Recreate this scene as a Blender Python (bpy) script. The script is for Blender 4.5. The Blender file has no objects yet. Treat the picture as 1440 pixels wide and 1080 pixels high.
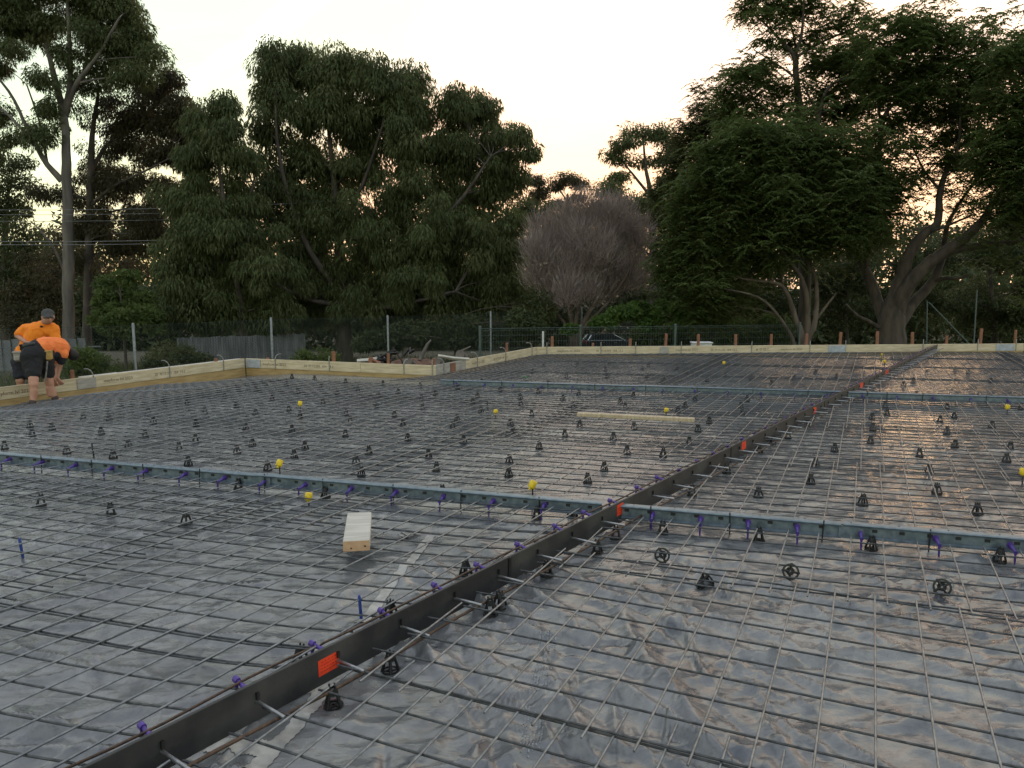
import bpy, bmesh, math, random
import numpy as np
from mathutils import Vector, Matrix, Euler

random.seed(7)
rng = np.random.default_rng(7)
SC = bpy.context.scene
COL = SC.collection
R = math.radians

# ------------------------------------------------------------------ camera
H = 1.79
PITCH = math.atan(140 / 1080)
F = 1080.0
cam_d = bpy.data.cameras.new("camera")
cam = bpy.data.objects.new("camera", cam_d)
COL.objects.link(cam)
cam.location = (0, 0, H)
cam.rotation_euler = (math.pi / 2 - PITCH, 0, 0)
cam_d.sensor_width = 36
cam_d.lens = 27.0
cam_d.clip_start = 0.05
cam_d.clip_end = 3000
SC.camera = cam

# ------------------------------------------------------------------ sky, sun, exposure
SUN_AZ = R(27.0)      # to the right of the viewing direction (+Y)
SUN_EL = R(6.0)
w = bpy.data.worlds.new("World")
SC.world = w
w.use_nodes = True
nt = w.node_tree
nt.nodes.clear()
def wn(t, **kw):
    n = nt.nodes.new(t)
    for k, v in kw.items():
        setattr(n, k, v)
    return n
def wl(a, b):
    nt.links.new(a, b)
out = wn("ShaderNodeOutputWorld")
bg = wn("ShaderNodeBackground")
bg.inputs[1].default_value = 0.15
wl(bg.outputs[0], out.inputs[0])
sky = wn("ShaderNodeTexSky", sky_type="NISHITA")
sky.sun_disc = False
sky.sun_elevation = SUN_EL
sky.sun_rotation = SUN_AZ
sky.altitude = 50
sky.air_density = 1.0
sky.dust_density = 2.0
sky.ozone_density = 1.5
# thin high cloud over the whole dome, lit by the same sky
tc = wn("ShaderNodeTexCoord")
mp = wn("ShaderNodeMapping")
mp.inputs["Scale"].default_value = (1.0, 1.0, 3.2)
mp.inputs["Location"].default_value = (0.35, 0.1, 0.4)
wl(tc.outputs["Generated"], mp.inputs["Vector"])
cn = wn("ShaderNodeTexNoise")
cn.inputs["Scale"].default_value = 1.7
cn.inputs["Detail"].default_value = 7
cn.inputs["Roughness"].default_value = 0.55
cn.inputs["Distortion"].default_value = 0.6
wl(mp.outputs[0], cn.inputs["Vector"])
cr = wn("ShaderNodeValToRGB")
cr.color_ramp.elements[0].position = 0.40
cr.color_ramp.elements[0].color = (0.45, 0.45, 0.45, 1)
cr.color_ramp.elements[1].position = 0.66
cr.color_ramp.elements[1].color = (0.84, 0.84, 0.84, 1)
wl(cn.outputs[0], cr.inputs[0])
bw = wn("ShaderNodeRGBToBW")
# thick evening haze keeps the glow round the hidden sun from growing brighter than this
hz = wn("ShaderNodeMixRGB", blend_type="DARKEN")
hz.inputs[0].default_value = 1.0
hz.inputs[2].default_value = (4.2, 2.5, 1.35, 1)
wl(sky.outputs[0], hz.inputs[1])
wl(hz.outputs[0], bw.inputs[0])
lum = wn("ShaderNodeMath", operation="MULTIPLY_ADD")      # a high even veil: part constant, part following the clear sky
lum.inputs[1].default_value = 0.30
lum.inputs[2].default_value = 0.0
wl(bw.outputs[0], lum.inputs[0])
warm = wn("ShaderNodeMixRGB", blend_type="MULTIPLY")
warm.inputs[0].default_value = 1.0
warm.inputs[2].default_value = (1.40, 1.06, 0.70, 1)
wl(lum.outputs[0], warm.inputs[1])
cl = wn("ShaderNodeMixRGB", blend_type="ADD")
cl.inputs[0].default_value = 1.0
cl.inputs[2].default_value = (1.48, 1.57, 1.70, 1)
wl(warm.outputs[0], cl.inputs[1])
mx = wn("ShaderNodeMixRGB")
# the veil thins out towards the horizon, where the clear evening sky shows under it
sep = wn("ShaderNodeSeparateXYZ"); wl(tc.outputs["Generated"], sep.inputs[0])
elv = wn("ShaderNodeMapRange", interpolation_type="SMOOTHSTEP")
elv.inputs["From Min"].default_value = 0.06; elv.inputs["From Max"].default_value = 0.30
elv.inputs["To Min"].default_value = 0.22; elv.inputs["To Max"].default_value = 1.0
wl(sep.outputs["Z"], elv.inputs["Value"])
vf = wn("ShaderNodeMath", operation="MULTIPLY"); wl(cr.outputs[0], vf.inputs[0]); wl(elv.outputs[0], vf.inputs[1])
wl(vf.outputs[0], mx.inputs[0])
wl(hz.outputs[0], mx.inputs[1])
wl(cl.outputs[0], mx.inputs[2])
# one old contrail drifting high over the trees at the left
_p, _q = Vector((-0.361, 1.0, 0.289)).normalized(), Vector((-0.259, 1.0, 0.365)).normalized()
_n = _p.cross(_q).normalized()
def dotn(v):
    d = wn("ShaderNodeVectorMath", operation="DOT_PRODUCT")
    wl(tc.outputs["Generated"], d.inputs[0]); d.inputs[1].default_value = v
    return d.outputs["Value"]
wob = wn("ShaderNodeMath", operation="MULTIPLY_ADD"); wob.inputs[1].default_value = 0.16; wob.inputs[2].default_value = -0.08
wl(cn.outputs[0], wob.inputs[0])
ad = wn("ShaderNodeMath", operation="ADD"); wl(dotn(_n), ad.inputs[0]); wl(wob.outputs[0], ad.inputs[1])
ab = wn("ShaderNodeMath", operation="ABSOLUTE"); wl(ad.outputs[0], ab.inputs[0])
band = wn("ShaderNodeMapRange", interpolation_type="SMOOTHSTEP"); band.inputs["From Min"].default_value = 0.016; band.inputs["From Max"].default_value = 0.0
wl(ab.outputs[0], band.inputs["Value"])
near = wn("ShaderNodeMapRange", interpolation_type="SMOOTHSTEP"); near.inputs["From Min"].default_value = 0.93; near.inputs["From Max"].default_value = 0.995
wl(dotn((_p + _q).normalized()), near.inputs["Value"])
mul = wn("ShaderNodeMath", operation="MULTIPLY"); wl(band.outputs[0], mul.inputs[0]); wl(near.outputs[0], mul.inputs[1])
mu2 = wn("ShaderNodeMath", operation="MULTIPLY"); wl(mul.outputs[0], mu2.inputs[0]); mu2.inputs[1].default_value = 0.30
trail = wn("ShaderNodeMixRGB", blend_type="ADD"); trail.inputs[2].default_value = (2.2, 2.15, 2.05, 1)
wl(mu2.outputs[0], trail.inputs[0]); wl(mx.outputs[0], trail.inputs[1])
wl(trail.outputs[0], bg.inputs[0])

sun_d = bpy.data.lights.new("sun", "SUN")
sun_d.energy = 0.2
sun_d.angle = R(18)
sun_d.color = (1.0, 0.62, 0.32)
sun = bpy.data.objects.new("sun", sun_d)
COL.objects.link(sun)
sdir = Vector((math.sin(SUN_AZ) * math.cos(SUN_EL), math.cos(SUN_AZ) * math.cos(SUN_EL), math.sin(SUN_EL)))
sun.rotation_euler = sdir.to_track_quat("Z", "Y").to_euler()
sun.location = sdir * 60

SC.view_settings.view_transform = "Standard"
SC.view_settings.look = "None"
SC.view_settings.exposure = 1.9
SC.view_settings.gamma = 1.0
SC.view_settings.use_curve_mapping = False
SC.cycles.max_bounces = 6
SC.cycles.transparent_max_bounces = 8
SC.cycles.caustics_reflective = False
SC.cycles.caustics_refractive = False

# ------------------------------------------------------------------ helpers
def ray(px, py):
    x = (px - 720) / F
    v = (540 - py) / F
    return np.array([x, math.cos(PITCH) + v * math.sin(PITCH), -math.sin(PITCH) + v * math.cos(PITCH)])
def at(px, py, z=0.0):
    d = ray(px, py)
    t = (z - H) / d[2]
    return np.array([d[0] * t, d[1] * t, z])
def atY(px, py, Y):
    d = ray(px, py)
    t = Y / d[1]
    return np.array([d[0] * t, Y, H + d[2] * t])
def proj(p):
    x, y, z = p[0], p[1], p[2] - H
    zc = y * math.cos(PITCH) - z * math.sin(PITCH)
    yc = y * math.sin(PITCH) + z * math.cos(PITCH)
    return 720 + F * x / zc, 540 - F * yc / zc

_tab = rng.random((256, 256))
def vnoise(x, y):
    x = np.asarray(x, float); y = np.asarray(y, float)
    xi = np.floor(x).astype(int); yi = np.floor(y).astype(int)
    fx = x - xi; fy = y - yi
    fx = fx * fx * fx * (fx * (fx * 6 - 15) + 10); fy = fy * fy * fy * (fy * (fy * 6 - 15) + 10)
    a = _tab[xi & 255, yi & 255]; b = _tab[(xi + 1) & 255, yi & 255]
    c = _tab[xi & 255, (yi + 1) & 255]; d = _tab[(xi + 1) & 255, (yi + 1) & 255]
    return (a * (1 - fx) + b * fx) * (1 - fy) + (c * (1 - fx) + d * fx) * fy
def fbm(x, y, o=4):
    s = 0; a = 0.5
    for i in range(o):
        s = s + a * (vnoise(x + 17.3 * i, y + 9.1 * i) - 0.5)
        x = x * 2.03; y = y * 2.03; a *= 0.5
    return s
def sstep(x, a, b):
    t = np.clip((np.asarray(x, float) - a) / (b - a), 0, 1)
    return t * t * (3 - 2 * t)

def tag(o, label=None, cat=None, group=None, kind=None):
    if label: o["label"] = label
    if cat: o["category"] = cat
    if group: o["group"] = group
    if kind: o["kind"] = kind
    return o
def empty(name, loc=(0, 0, 0), rz=0.0, label=None, cat=None, group=None):
    o = bpy.data.objects.new(name, None)
    COL.objects.link(o)
    o.location = [float(v) for v in loc]
    o.rotation_euler = (0, 0, rz)
    o.empty_display_size = 0.1
    return tag(o, label, cat, group)
def link(name, me, parent=None, loc=None, rot=None):
    o = bpy.data.objects.new(name, me)
    COL.objects.link(o)
    if parent is not None:
        o.parent = parent
    if loc is not None: o.location = [float(v) for v in loc]
    if rot is not None: o.rotation_euler = rot
    return o
def copy_tree(o, parent=None):
    c = o.copy()
    COL.objects.link(c)
    if parent is not None: c.parent = parent
    for ch in list(o.children):
        copy_tree(ch, c)
    return c

class MB:
    """collects vertices and faces; build() links them as one mesh object"""
    def __init__(self):
        self.v = []; self.f = []; self.n = 0; self.sm = []
    def add(self, verts, faces, smooth=False):
        base = self.n
        self.v.extend([tuple(float(c) for c in p) for p in verts])
        self.f.extend([tuple(i + base for i in f) for f in faces])
        self.sm.extend([smooth] * len(faces))
        self.n += len(verts)
        return self
    def box(self, c, s, rz=0.0, M=None):
        hx, hy, hz = s[0] / 2, s[1] / 2, s[2] / 2
        vs = [Vector((x, y, z)) for x in (-hx, hx) for y in (-hy, hy) for z in (-hz, hz)]
        rm = M if M is not None else Matrix.Rotation(rz, 3, "Z")
        vs = [rm @ v + Vector([float(q) for q in c]) for v in vs]
        return self.add(vs, [(0, 1, 3, 2), (4, 6, 7, 5), (0, 4, 5, 1), (2, 3, 7, 6), (0, 2, 6, 4), (1, 5, 7, 3)])
    def bevbox(self, c, s, b=0.004, rz=0.0, M=None):
        bm = bmesh.new()
        bmesh.ops.create_cube(bm, size=1.0)
        for v in bm.verts:
            v.co = Vector((v.co.x * s[0], v.co.y * s[1], v.co.z * s[2]))
        bmesh.ops.bevel(bm, geom=list(bm.edges), offset=b, segments=1, affect="EDGES")
        rm = M if M is not None else Matrix.Rotation(rz, 3, "Z")
        cc = Vector([float(q) for q in c])
        bm.verts.index_update()
        vs = [rm @ v.co + cc for v in bm.verts]
        fs = [tuple(v.index for v in f.verts) for f in bm.faces]
        bm.free()
        return self.add(vs, fs)
    def tube(self, pts, rad, n=6, cap=True, smooth=True):
        pts = [Vector([float(c) for c in p]) for p in pts]
        m = len(pts)
        if np.isscalar(rad): rad = [rad] * m
        vs = []
        prev = None
        for i, p in enumerate(pts):
            a = pts[max(i - 1, 0)]; b = pts[min(i + 1, m - 1)]
            t = (b - a)
            if t.length < 1e-9: t = Vector((0, 0, 1))
            t.normalize()
            if prev is None:
                u = t.cross(Vector((0, 0, 1)))
                if u.length < 1e-3: u = t.cross(Vector((0, 1, 0)))
            else:
                u = prev - t * prev.dot(t)
                if u.length < 1e-4: u = t.orthogonal()
            u.normalize(); prev = u
            q = t.cross(u)
            for k in range(n):
                an = 2 * math.pi * k / n
                vs.append(p + (u * math.cos(an) + q * math.sin(an)) * rad[i])
        fs = []
        for i in range(m - 1):
            for k in range(n):
                k2 = (k + 1) % n
                fs.append((i * n + k, i * n + k2, (i + 1) * n + k2, (i + 1) * n + k))
        self.add(vs, fs, smooth)
        if cap:
            self.add([vs[k] for k in range(n)], [tuple(range(n))[::-1]])
            self.add([vs[(m - 1) * n + k] for k in range(n)], [tuple(range(n))])
        return self
    def lathe(self, prof, n=16, c=(0, 0, 0), smooth=True, M=None):
        vs = []; fs = []
        m = len(prof)
        for (r, z) in prof:
            for k in range(n):
                a = 2 * math.pi * k / n
                vs.append(Vector((r * math.cos(a), r * math.sin(a), z)))
        for i in range(m - 1):
            for k in range(n):
                k2 = (k + 1) % n
                fs.append((i * n + k, i * n + k2, (i + 1) * n + k2, (i + 1) * n + k))
        if M is not None: vs = [M @ v for v in vs]
        cc = Vector([float(q) for q in c])
        return self.add([v + cc for v in vs], fs, smooth)
    def mesh(self, name, mat):
        me = bpy.data.meshes.new(name)
        me.from_pydata(self.v, [], self.f)
        me.polygons.foreach_set("use_smooth", self.sm)
        if mat is not None: me.materials.append(mat)
        me.update()
        return me
    def build(self, name, mat, parent=None, loc=None, rot=None):
        return link(name, self.mesh(name, mat), parent, loc, rot)

def np_mesh(name, V, Fa, mat, smooth=False, attrs=None):
    """fast mesh from numpy arrays (all faces the same size)"""
    me = bpy.data.meshes.new(name)
    k = Fa.shape[1]
    me.vertices.add(len(V)); me.vertices.foreach_set("co", np.ascontiguousarray(V, np.float32).ravel())
    me.loops.add(Fa.size); me.loops.foreach_set("vertex_index", np.ascontiguousarray(Fa, np.int32).ravel())
    me.polygons.add(len(Fa))
    me.polygons.foreach_set("loop_start", np.arange(0, Fa.size, k, dtype=np.int32))
    me.polygons.foreach_set("loop_total", np.full(len(Fa), k, np.int32))
    me.polygons.foreach_set("use_smooth", np.full(len(Fa), smooth, bool))
    if attrs:
        for an, (dom, arr) in attrs.items():
            a = me.attributes.new(an, "FLOAT", dom)
            a.data.foreach_set("value", np.ascontiguousarray(arr, np.float32))
    me.update(calc_edges=True)
    me.validate()
    if mat is not None: me.materials.append(mat)
    return me

# ------------------------------------------------------------------ materials
def new_mat(name):
    m = bpy.data.materials.new(name)
    m.use_nodes = True
    n = m.node_tree.nodes; l = m.node_tree.links
    return m, n, l, n["Principled BSDF"]
def mat_noise(name, c1, c2, scale=8, rough=(0.5, 0.6), metal=0.0, spec=0.5, bump=0.0, bscale=40, stretch=(1, 1, 1), detail=5, coord="Object", lo=0.35, hi=0.65):
    m, n, l, p = new_mat(name)
    t = n.new("ShaderNodeTexCoord"); mpn = n.new("ShaderNodeMapping")
    mpn.inputs["Scale"].default_value = stretch
    l.new(t.outputs[coord], mpn.inputs["Vector"])
    nz = n.new("ShaderNodeTexNoise"); nz.inputs["Scale"].default_value = scale; nz.inputs["Detail"].default_value = detail
    l.new(mpn.outputs[0], nz.inputs["Vector"])
    cr = n.new("ShaderNodeValToRGB")
    cr.color_ramp.elements[0].position = lo; cr.color_ramp.elements[0].color = (*c1, 1)
    cr.color_ramp.elements[1].position = hi; cr.color_ramp.elements[1].color = (*c2, 1)
    l.new(nz.outputs[0], cr.inputs[0]); l.new(cr.outputs[0], p.inputs["Base Color"])
    mr = n.new("ShaderNodeMapRange")
    mr.inputs["To Min"].default_value = rough[0]; mr.inputs["To Max"].default_value = rough[1]
    mr.inputs["From Min"].default_value = 0.3; mr.inputs["From Max"].default_value = 0.7
    l.new(nz.outputs[0], mr.inputs["Value"]); l.new(mr.outputs[0], p.inputs["Roughness"])
    p.inputs["Metallic"].default_value = metal
    p.inputs["Specular IOR Level"].default_value = spec
    if bump:
        b = n.new("ShaderNodeBump"); b.inputs["Strength"].default_value = bump; b.inputs["Distance"].default_value = 0.01
        n2 = n.new("ShaderNodeTexNoise"); n2.inputs["Scale"].default_value = bscale; n2.inputs["Detail"].default_value = 6
        l.new(mpn.outputs[0], n2.inputs["Vector"]); l.new(n2.outputs[0], b.inputs["Height"]); l.new(b.outputs[0], p.inputs["Normal"])
    return m

def mat_leaf(name, c1, c2, c3, trans=0.4):
    m, n, l, p = new_mat(name)
    a = n.new("ShaderNodeAttribute"); a.attribute_name = "tint"
    cr = n.new("ShaderNodeValToRGB")
    e = cr.color_ramp.elements
    e[0].position = 0.0; e[0].color = (*c1, 1); e[1].position = 1.0; e[1].color = (*c3, 1)
    q = e.new(0.5); q.color = (*c2, 1)
    l.new(a.outputs["Fac"], cr.inputs[0]); l.new(cr.outputs[0], p.inputs["Base Color"])
    p.inputs["Roughness"].default_value = 0.55
    p.inputs["Specular IOR Level"].default_value = 0.25
    tr = n.new("ShaderNodeBsdfTranslucent")
    l.new(cr.outputs[0], tr.inputs[0])
    ms = n.new("ShaderNodeMixShader"); ms.inputs[0].default_value = trans
    l.new(p.outputs[0], ms.inputs[1]); l.new(tr.outputs[0], ms.inputs[2])
    l.new(ms.outputs[0], n["Material Output"].inputs[0])
    return m

def mat_plastic_film():
    m, n, l, p = new_mat("black builders film")
    t = n.new("ShaderNodeTexCoord")
    def noise(scale, detail, dist=0.0, st=(1, 1, 1), rz=0.0):
        mpn = n.new("ShaderNodeMapping"); mpn.inputs["Scale"].default_value = st
        mpn.inputs["Rotation"].default_value = (0, 0, rz)
        l.new(t.outputs["Object"], mpn.inputs["Vector"])
        z = n.new("ShaderNodeTexNoise"); z.inputs["Scale"].default_value = scale; z.inputs["Detail"].default_value = detail
        z.inputs["Distortion"].default_value = dist
        l.new(mpn.outputs[0], z.inputs["Vector"])
        return z
    d1 = noise(0.9, 6, 0.5)
    d2 = noise(7.0, 6, 1.0)
    mixd = n.new("ShaderNodeMath"); mixd.operation = "MULTIPLY_ADD"; mixd.inputs[1].default_value = 0.5
    l.new(d2.outputs[0], mixd.inputs[0])
    half = n.new("ShaderNodeMath"); half.operation = "MULTIPLY"; half.inputs[1].default_value = 0.5
    l.new(d1.outputs[0], half.inputs[0]); l.new(half.outputs[0], mixd.inputs[2])
    cr = n.new("ShaderNodeValToRGB")
    cr.color_ramp.elements[0].position = 0.36; cr.color_ramp.elements[0].color = (0.078, 0.085, 0.099, 1)
    cr.color_ramp.elements[1].position = 0.64; cr.color_ramp.elements[1].color = (0.242, 0.241, 0.236, 1)
    l.new(mixd.outputs[0], cr.inputs[0]); l.new(cr.outputs[0], p.inputs["Base Color"])
    mr = n.new("ShaderNodeMapRange"); mr.inputs["From Min"].default_value = 0.35; mr.inputs["From Max"].default_value = 0.65
    mr.inputs["To Min"].default_value = 0.16; mr.inputs["To Max"].default_value = 0.30
    l.new(mixd.outputs[0], mr.inputs["Value"]); l.new(mr.outputs[0], p.inputs["Roughness"])
    p.inputs["Specular IOR Level"].default_value = 1.0
    # fine crumpling of the thin film
    b1 = noise(16, 5, 1.6, (1.0, 1.9, 1), 0.5)
    b2 = noise(55, 4, 0.8)
    s = n.new("ShaderNodeMath"); s.operation = "MULTIPLY_ADD"; s.inputs[1].default_value = 0.35
    l.new(b2.outputs[0], s.inputs[0]); l.new(b1.outputs[0], s.inputs[2])
    b = n.new("ShaderNodeBump"); b.inputs["Strength"].default_value = 0.3; b.inputs["Distance"].default_value = 0.006
    l.new(s.outputs[0], b.inputs["Height"])
    # crisp facets and creases, as in crumpled sheet
    def facets(scale, st, rz, warp):
        mpn = n.new("ShaderNodeMapping"); mpn.inputs["Scale"].default_value = st; mpn.inputs["Rotation"].default_value = (0, 0, rz)
        l.new(t.outputs["Object"], mpn.inputs["Vector"])
        wz = n.new("ShaderNodeTexNoise"); wz.inputs["Scale"].default_value = scale * 0.8; wz.inputs["Detail"].default_value = 3
        l.new(mpn.outputs[0], wz.inputs["Vector"])
        mxv = n.new("ShaderNodeVectorMath"); mxv.operation = "MULTIPLY_ADD"; mxv.inputs[1].default_value = (warp, warp, 0)
        l.new(wz.outputs["Color"], mxv.inputs[0]); l.new(mpn.outputs[0], mxv.inputs[2])
        vo = n.new("ShaderNodeTexVoronoi"); vo.voronoi_dimensions = "2D"; vo.inputs["Scale"].default_value = scale
        l.new(mxv.outputs[0], vo.inputs["Vector"])
        return vo
    va = facets(3.6, (1.0, 2.6, 1), 0.55, 0.35)
    vb = facets(10.0, (1.0, 1.7, 1), -0.3, 0.12)
    sv = n.new("ShaderNodeMath"); sv.operation = "MULTIPLY_ADD"; sv.inputs[1].default_value = 0.28
    l.new(vb.outputs["Distance"], sv.inputs[0]); l.new(va.outputs["Distance"], sv.inputs[2])
    msk = n.new("ShaderNodeMapRange"); msk.inputs["From Min"].default_value = 0.35; msk.inputs["From Max"].default_value = 0.62
    msk.inputs["To Min"].default_value = 0.15; msk.inputs["To Max"].default_value = 0.75
    dm = noise(0.55, 3, 0.3); l.new(dm.outputs[0], msk.inputs["Value"])
    b3 = n.new("ShaderNodeBump"); b3.inputs["Distance"].default_value = 0.016
    l.new(msk.outputs[0], b3.inputs["Strength"]); l.new(sv.outputs[0], b3.inputs["Height"]); l.new(b.outputs[0], b3.inputs["Normal"])
    l.new(b3.outputs[0], p.inputs["Normal"])
    return m

M = {}
M["film"] = mat_plastic_film()
M["bar"] = mat_noise("mesh wire steel shaded", (0.038, 0.040, 0.043), (0.098, 0.102, 0.108), 30, (0.28, 0.42), 0.45)  # cross wires: same steel as the long ones, darker reflection put into the colour
M["bar_lit"] = mat_noise("mesh wire steel lit", (0.155, 0.165, 0.18), (0.29, 0.305, 0.325), 30, (0.34, 0.5), 0.75)  # long wires: the same steel again, sky sheen painted in as a lighter colour
M["rod"] = mat_noise("brown reinforcing rod", (0.05, 0.034, 0.026), (0.14, 0.085, 0.055), 40, (0.5, 0.7), 0.4)
M["galv"] = mat_noise("galvanised steel", (0.135, 0.175, 0.215), (0.215, 0.265, 0.315), 22, (0.34, 0.48), 0.7)
M["slot"] = mat_noise("dark slot", (0.01, 0.01, 0.012), (0.02, 0.02, 0.02), 20, (0.6, 0.7))
M["black"] = mat_noise("black plastic", (0.006, 0.006, 0.007), (0.014, 0.014, 0.015), 30, (0.4, 0.55))
M["joint"] = mat_noise("dark grey joint former", (0.020, 0.020, 0.022), (0.062, 0.060, 0.058), 3.5, (0.45, 0.68), bump=0.15, lo=0.42, hi=0.72)
M["purple"] = mat_noise("purple plastic", (0.060, 0.030, 0.200), (0.10, 0.05, 0.31), 30, (0.35, 0.5))
M["dowel"] = mat_noise("bright dowel steel", (0.28, 0.285, 0.295), (0.44, 0.445, 0.455), 30, (0.3, 0.45), 0.9)
M["yellow"] = mat_noise("yellow plastic", (0.62, 0.42, 0.012), (0.80, 0.58, 0.02), 30, (0.4, 0.55))
M["red"] = mat_noise("orange red label", (0.75, 0.05, 0.015), (0.9, 0.08, 0.02), 30, (0.5, 0.6))
M["blue"] = mat_noise("blue plastic", (0.015, 0.04, 0.22), (0.03, 0.07, 0.30), 30, (0.4, 0.55))
M["green"] = mat_noise("green plastic", (0.02, 0.4, 0.05), (0.04, 0.5, 0.07), 30, (0.4, 0.55))
M["tape"] = mat_noise("pale joining tape", (0.30, 0.29, 0.27), (0.52, 0.50, 0.46), 14, (0.35, 0.5))
M["print"] = mat_noise("white print", (0.22, 0.235, 0.265), (0.36, 0.38, 0.41), 60, (0.5, 0.6))
M["lvl"] = mat_noise("pale laminated timber", (0.48, 0.395, 0.255), (0.68, 0.57, 0.40), 3.0, (0.6, 0.75), stretch=(1, 1, 9), bump=0.15)
M["lvl_dark"] = mat_noise("tan laminated timber", (0.36, 0.235, 0.095), (0.50, 0.35, 0.16), 3.0, (0.6, 0.75), stretch=(1, 1, 8), bump=0.15)
M["grey_wood"] = mat_noise("weathered timber", (0.30, 0.27, 0.24), (0.44, 0.41, 0.37), 6, (0.7, 0.85), stretch=(1, 1, 5), bump=0.2)
M["tan"] = mat_noise("tan plank", (0.40, 0.31, 0.20), (0.56, 0.45, 0.31), 5, (0.65, 0.8), stretch=(1, 6, 1), bump=0.2)
M["orange_red"] = mat_noise("reddish hi vis cloth", (0.88, 0.20, 0.045), (1.0, 0.27, 0.07), 8, (0.75, 0.85), bump=0.3, bscale=18)
M["plank"] = mat_noise("pale plank", (0.44, 0.415, 0.36), (0.60, 0.57, 0.51), 5, (0.65, 0.8), stretch=(1, 6, 1), bump=0.2)
M["plank_end"] = mat_noise("cut timber end", (0.50, 0.30, 0.18), (0.62, 0.40, 0.25), 20, (0.7, 0.8), bump=0.2)
M["peg"] = mat_noise("red brown timber peg", (0.18, 0.078, 0.046), (0.30, 0.135, 0.075), 15, (0.7, 0.85), stretch=(1, 1, 0.2))
M["plate"] = mat_noise("grey joining plate", (0.32, 0.34, 0.37), (0.46, 0.49, 0.53), 10, (0.45, 0.6), 0.2)
M["bracket"] = mat_noise("bent steel bracket", (0.20, 0.20, 0.20), (0.42, 0.40, 0.37), 16, (0.4, 0.6), 0.7)
M["ink"] = mat_noise("dark ink", (0.08, 0.055, 0.03), (0.14, 0.10, 0.06), 60, (0.7, 0.8))
M["dirt"] = mat_noise("red brown soil", (0.085, 0.042, 0.027), (0.19, 0.098, 0.062), 5, (0.85, 0.95), bump=0.8, bscale=20)
M["ground"] = mat_noise("dry grass and soil", (0.035, 0.036, 0.018), (0.085, 0.075, 0.04), 2.5, (0.85, 0.95), bump=0.8, bscale=15)
M["post"] = mat_noise("galvanised post", (0.17, 0.185, 0.19), (0.27, 0.285, 0.29), 15, (0.45, 0.6), 0.5)
M["wire"] = mat_noise("green coated wire", (0.018, 0.035, 0.03), (0.03, 0.055, 0.045), 15, (0.5, 0.6))
M["gfence"] = mat_noise("grey green fence paint", (0.055, 0.08, 0.074), (0.085, 0.115, 0.105), 15, (0.45, 0.6))
M["paling"] = mat_noise("grey palings", (0.10, 0.105, 0.115), (0.20, 0.205, 0.215), 6, (0.8, 0.9), stretch=(1, 1, 0.15), bump=0.3)
M["sheetfence"] = mat_noise("grey sheet fence", (0.12, 0.13, 0.145), (0.17, 0.18, 0.195), 3, (0.6, 0.7))
M["line"] = mat_noise("power line", (0.20, 0.20, 0.20), (0.26, 0.26, 0.26), 5, (0.5, 0.6), 0.6)
M["pole"] = mat_noise("weathered pole", (0.20, 0.19, 0.16), (0.32, 0.30, 0.26), 6, (0.8, 0.9), stretch=(1, 1, 0.1))
M["white"] = mat_noise("white plastic", (0.52, 0.53, 0.53), (0.64, 0.65, 0.64), 12, (0.4, 0.55))
M["bark_gum"] = mat_noise("smooth gum bark", (0.085, 0.074, 0.066), (0.19, 0.165, 0.145), 3.5, (0.8, 0.9), stretch=(1, 1, 0.18), bump=0.5, bscale=12)
M["bark_dark"] = mat_noise("dark bark", (0.045, 0.036, 0.03), (0.105, 0.085, 0.07), 5, (0.85, 0.95), stretch=(1, 1, 0.25), bump=0.7, bscale=14)
M["bark_grey"] = mat_noise("grey brown bark", (0.085, 0.066, 0.055), (0.17, 0.135, 0.11), 5, (0.85, 0.95), stretch=(1, 1, 0.3), bump=0.6, bscale=14)
M["leaf_gum"] = mat_leaf("gum leaves", (0.070, 0.088, 0.034), (0.098, 0.121, 0.045), (0.134, 0.154, 0.064))
M["leaf_gum_warm"] = mat_leaf("brownish gum leaves", (0.058, 0.056, 0.030), (0.085, 0.076, 0.042), (0.115, 0.098, 0.055))
M["leaf_dark"] = mat_leaf("dark leaves", (0.050, 0.066, 0.028), (0.072, 0.092, 0.038), (0.10, 0.118, 0.052))
M["leaf_feather"] = mat_leaf("feathery leaves", (0.074, 0.108, 0.032), (0.104, 0.142, 0.042), (0.136, 0.172, 0.058), 0.48)
M["leaf_olive"] = mat_leaf("olive leaves", (0.052, 0.064, 0.022), (0.078, 0.092, 0.032), (0.110, 0.120, 0.046), 0.4)
M["leaf_bright"] = mat_leaf("bright vine leaves", (0.045, 0.085, 0.018), (0.070, 0.125, 0.028), (0.10, 0.16, 0.04), 0.35)
M["twig"] = mat_leaf("mauve grey twigs", (0.21, 0.165, 0.155), (0.30, 0.24, 0.225), (0.40, 0.33, 0.31), 0.1)
M["skin"] = mat_noise("skin", (0.42, 0.20, 0.135), (0.50, 0.26, 0.18), 10, (0.5, 0.6))
M["orange"] = mat_noise("hi vis orange cloth", (0.86, 0.22, 0.012), (1.0, 0.29, 0.02), 8, (0.75, 0.85), bump=0.3, bscale=18)
M["navy"] = mat_noise("dark navy cloth", (0.010, 0.011, 0.018), (0.020, 0.021, 0.032), 10, (0.8, 0.9), bump=0.4, bscale=18)
M["shorts"] = mat_noise("black work shorts", (0.007, 0.007, 0.009), (0.014, 0.014, 0.017), 10, (0.8, 0.9), bump=0.5, bscale=16)
M["cap"] = mat_noise("grey cap cloth", (0.045, 0.045, 0.045), (0.07, 0.07, 0.07), 20, (0.8, 0.9))
M["hair"] = mat_noise("black hair", (0.006, 0.005, 0.005), (0.014, 0.012, 0.011), 60, (0.5, 0.6), bump=0.6, bscale=90)
M["boot"] = mat_noise("brown boot leather", (0.045, 0.03, 0.022), (0.08, 0.055, 0.04), 20, (0.6, 0.75))
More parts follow.
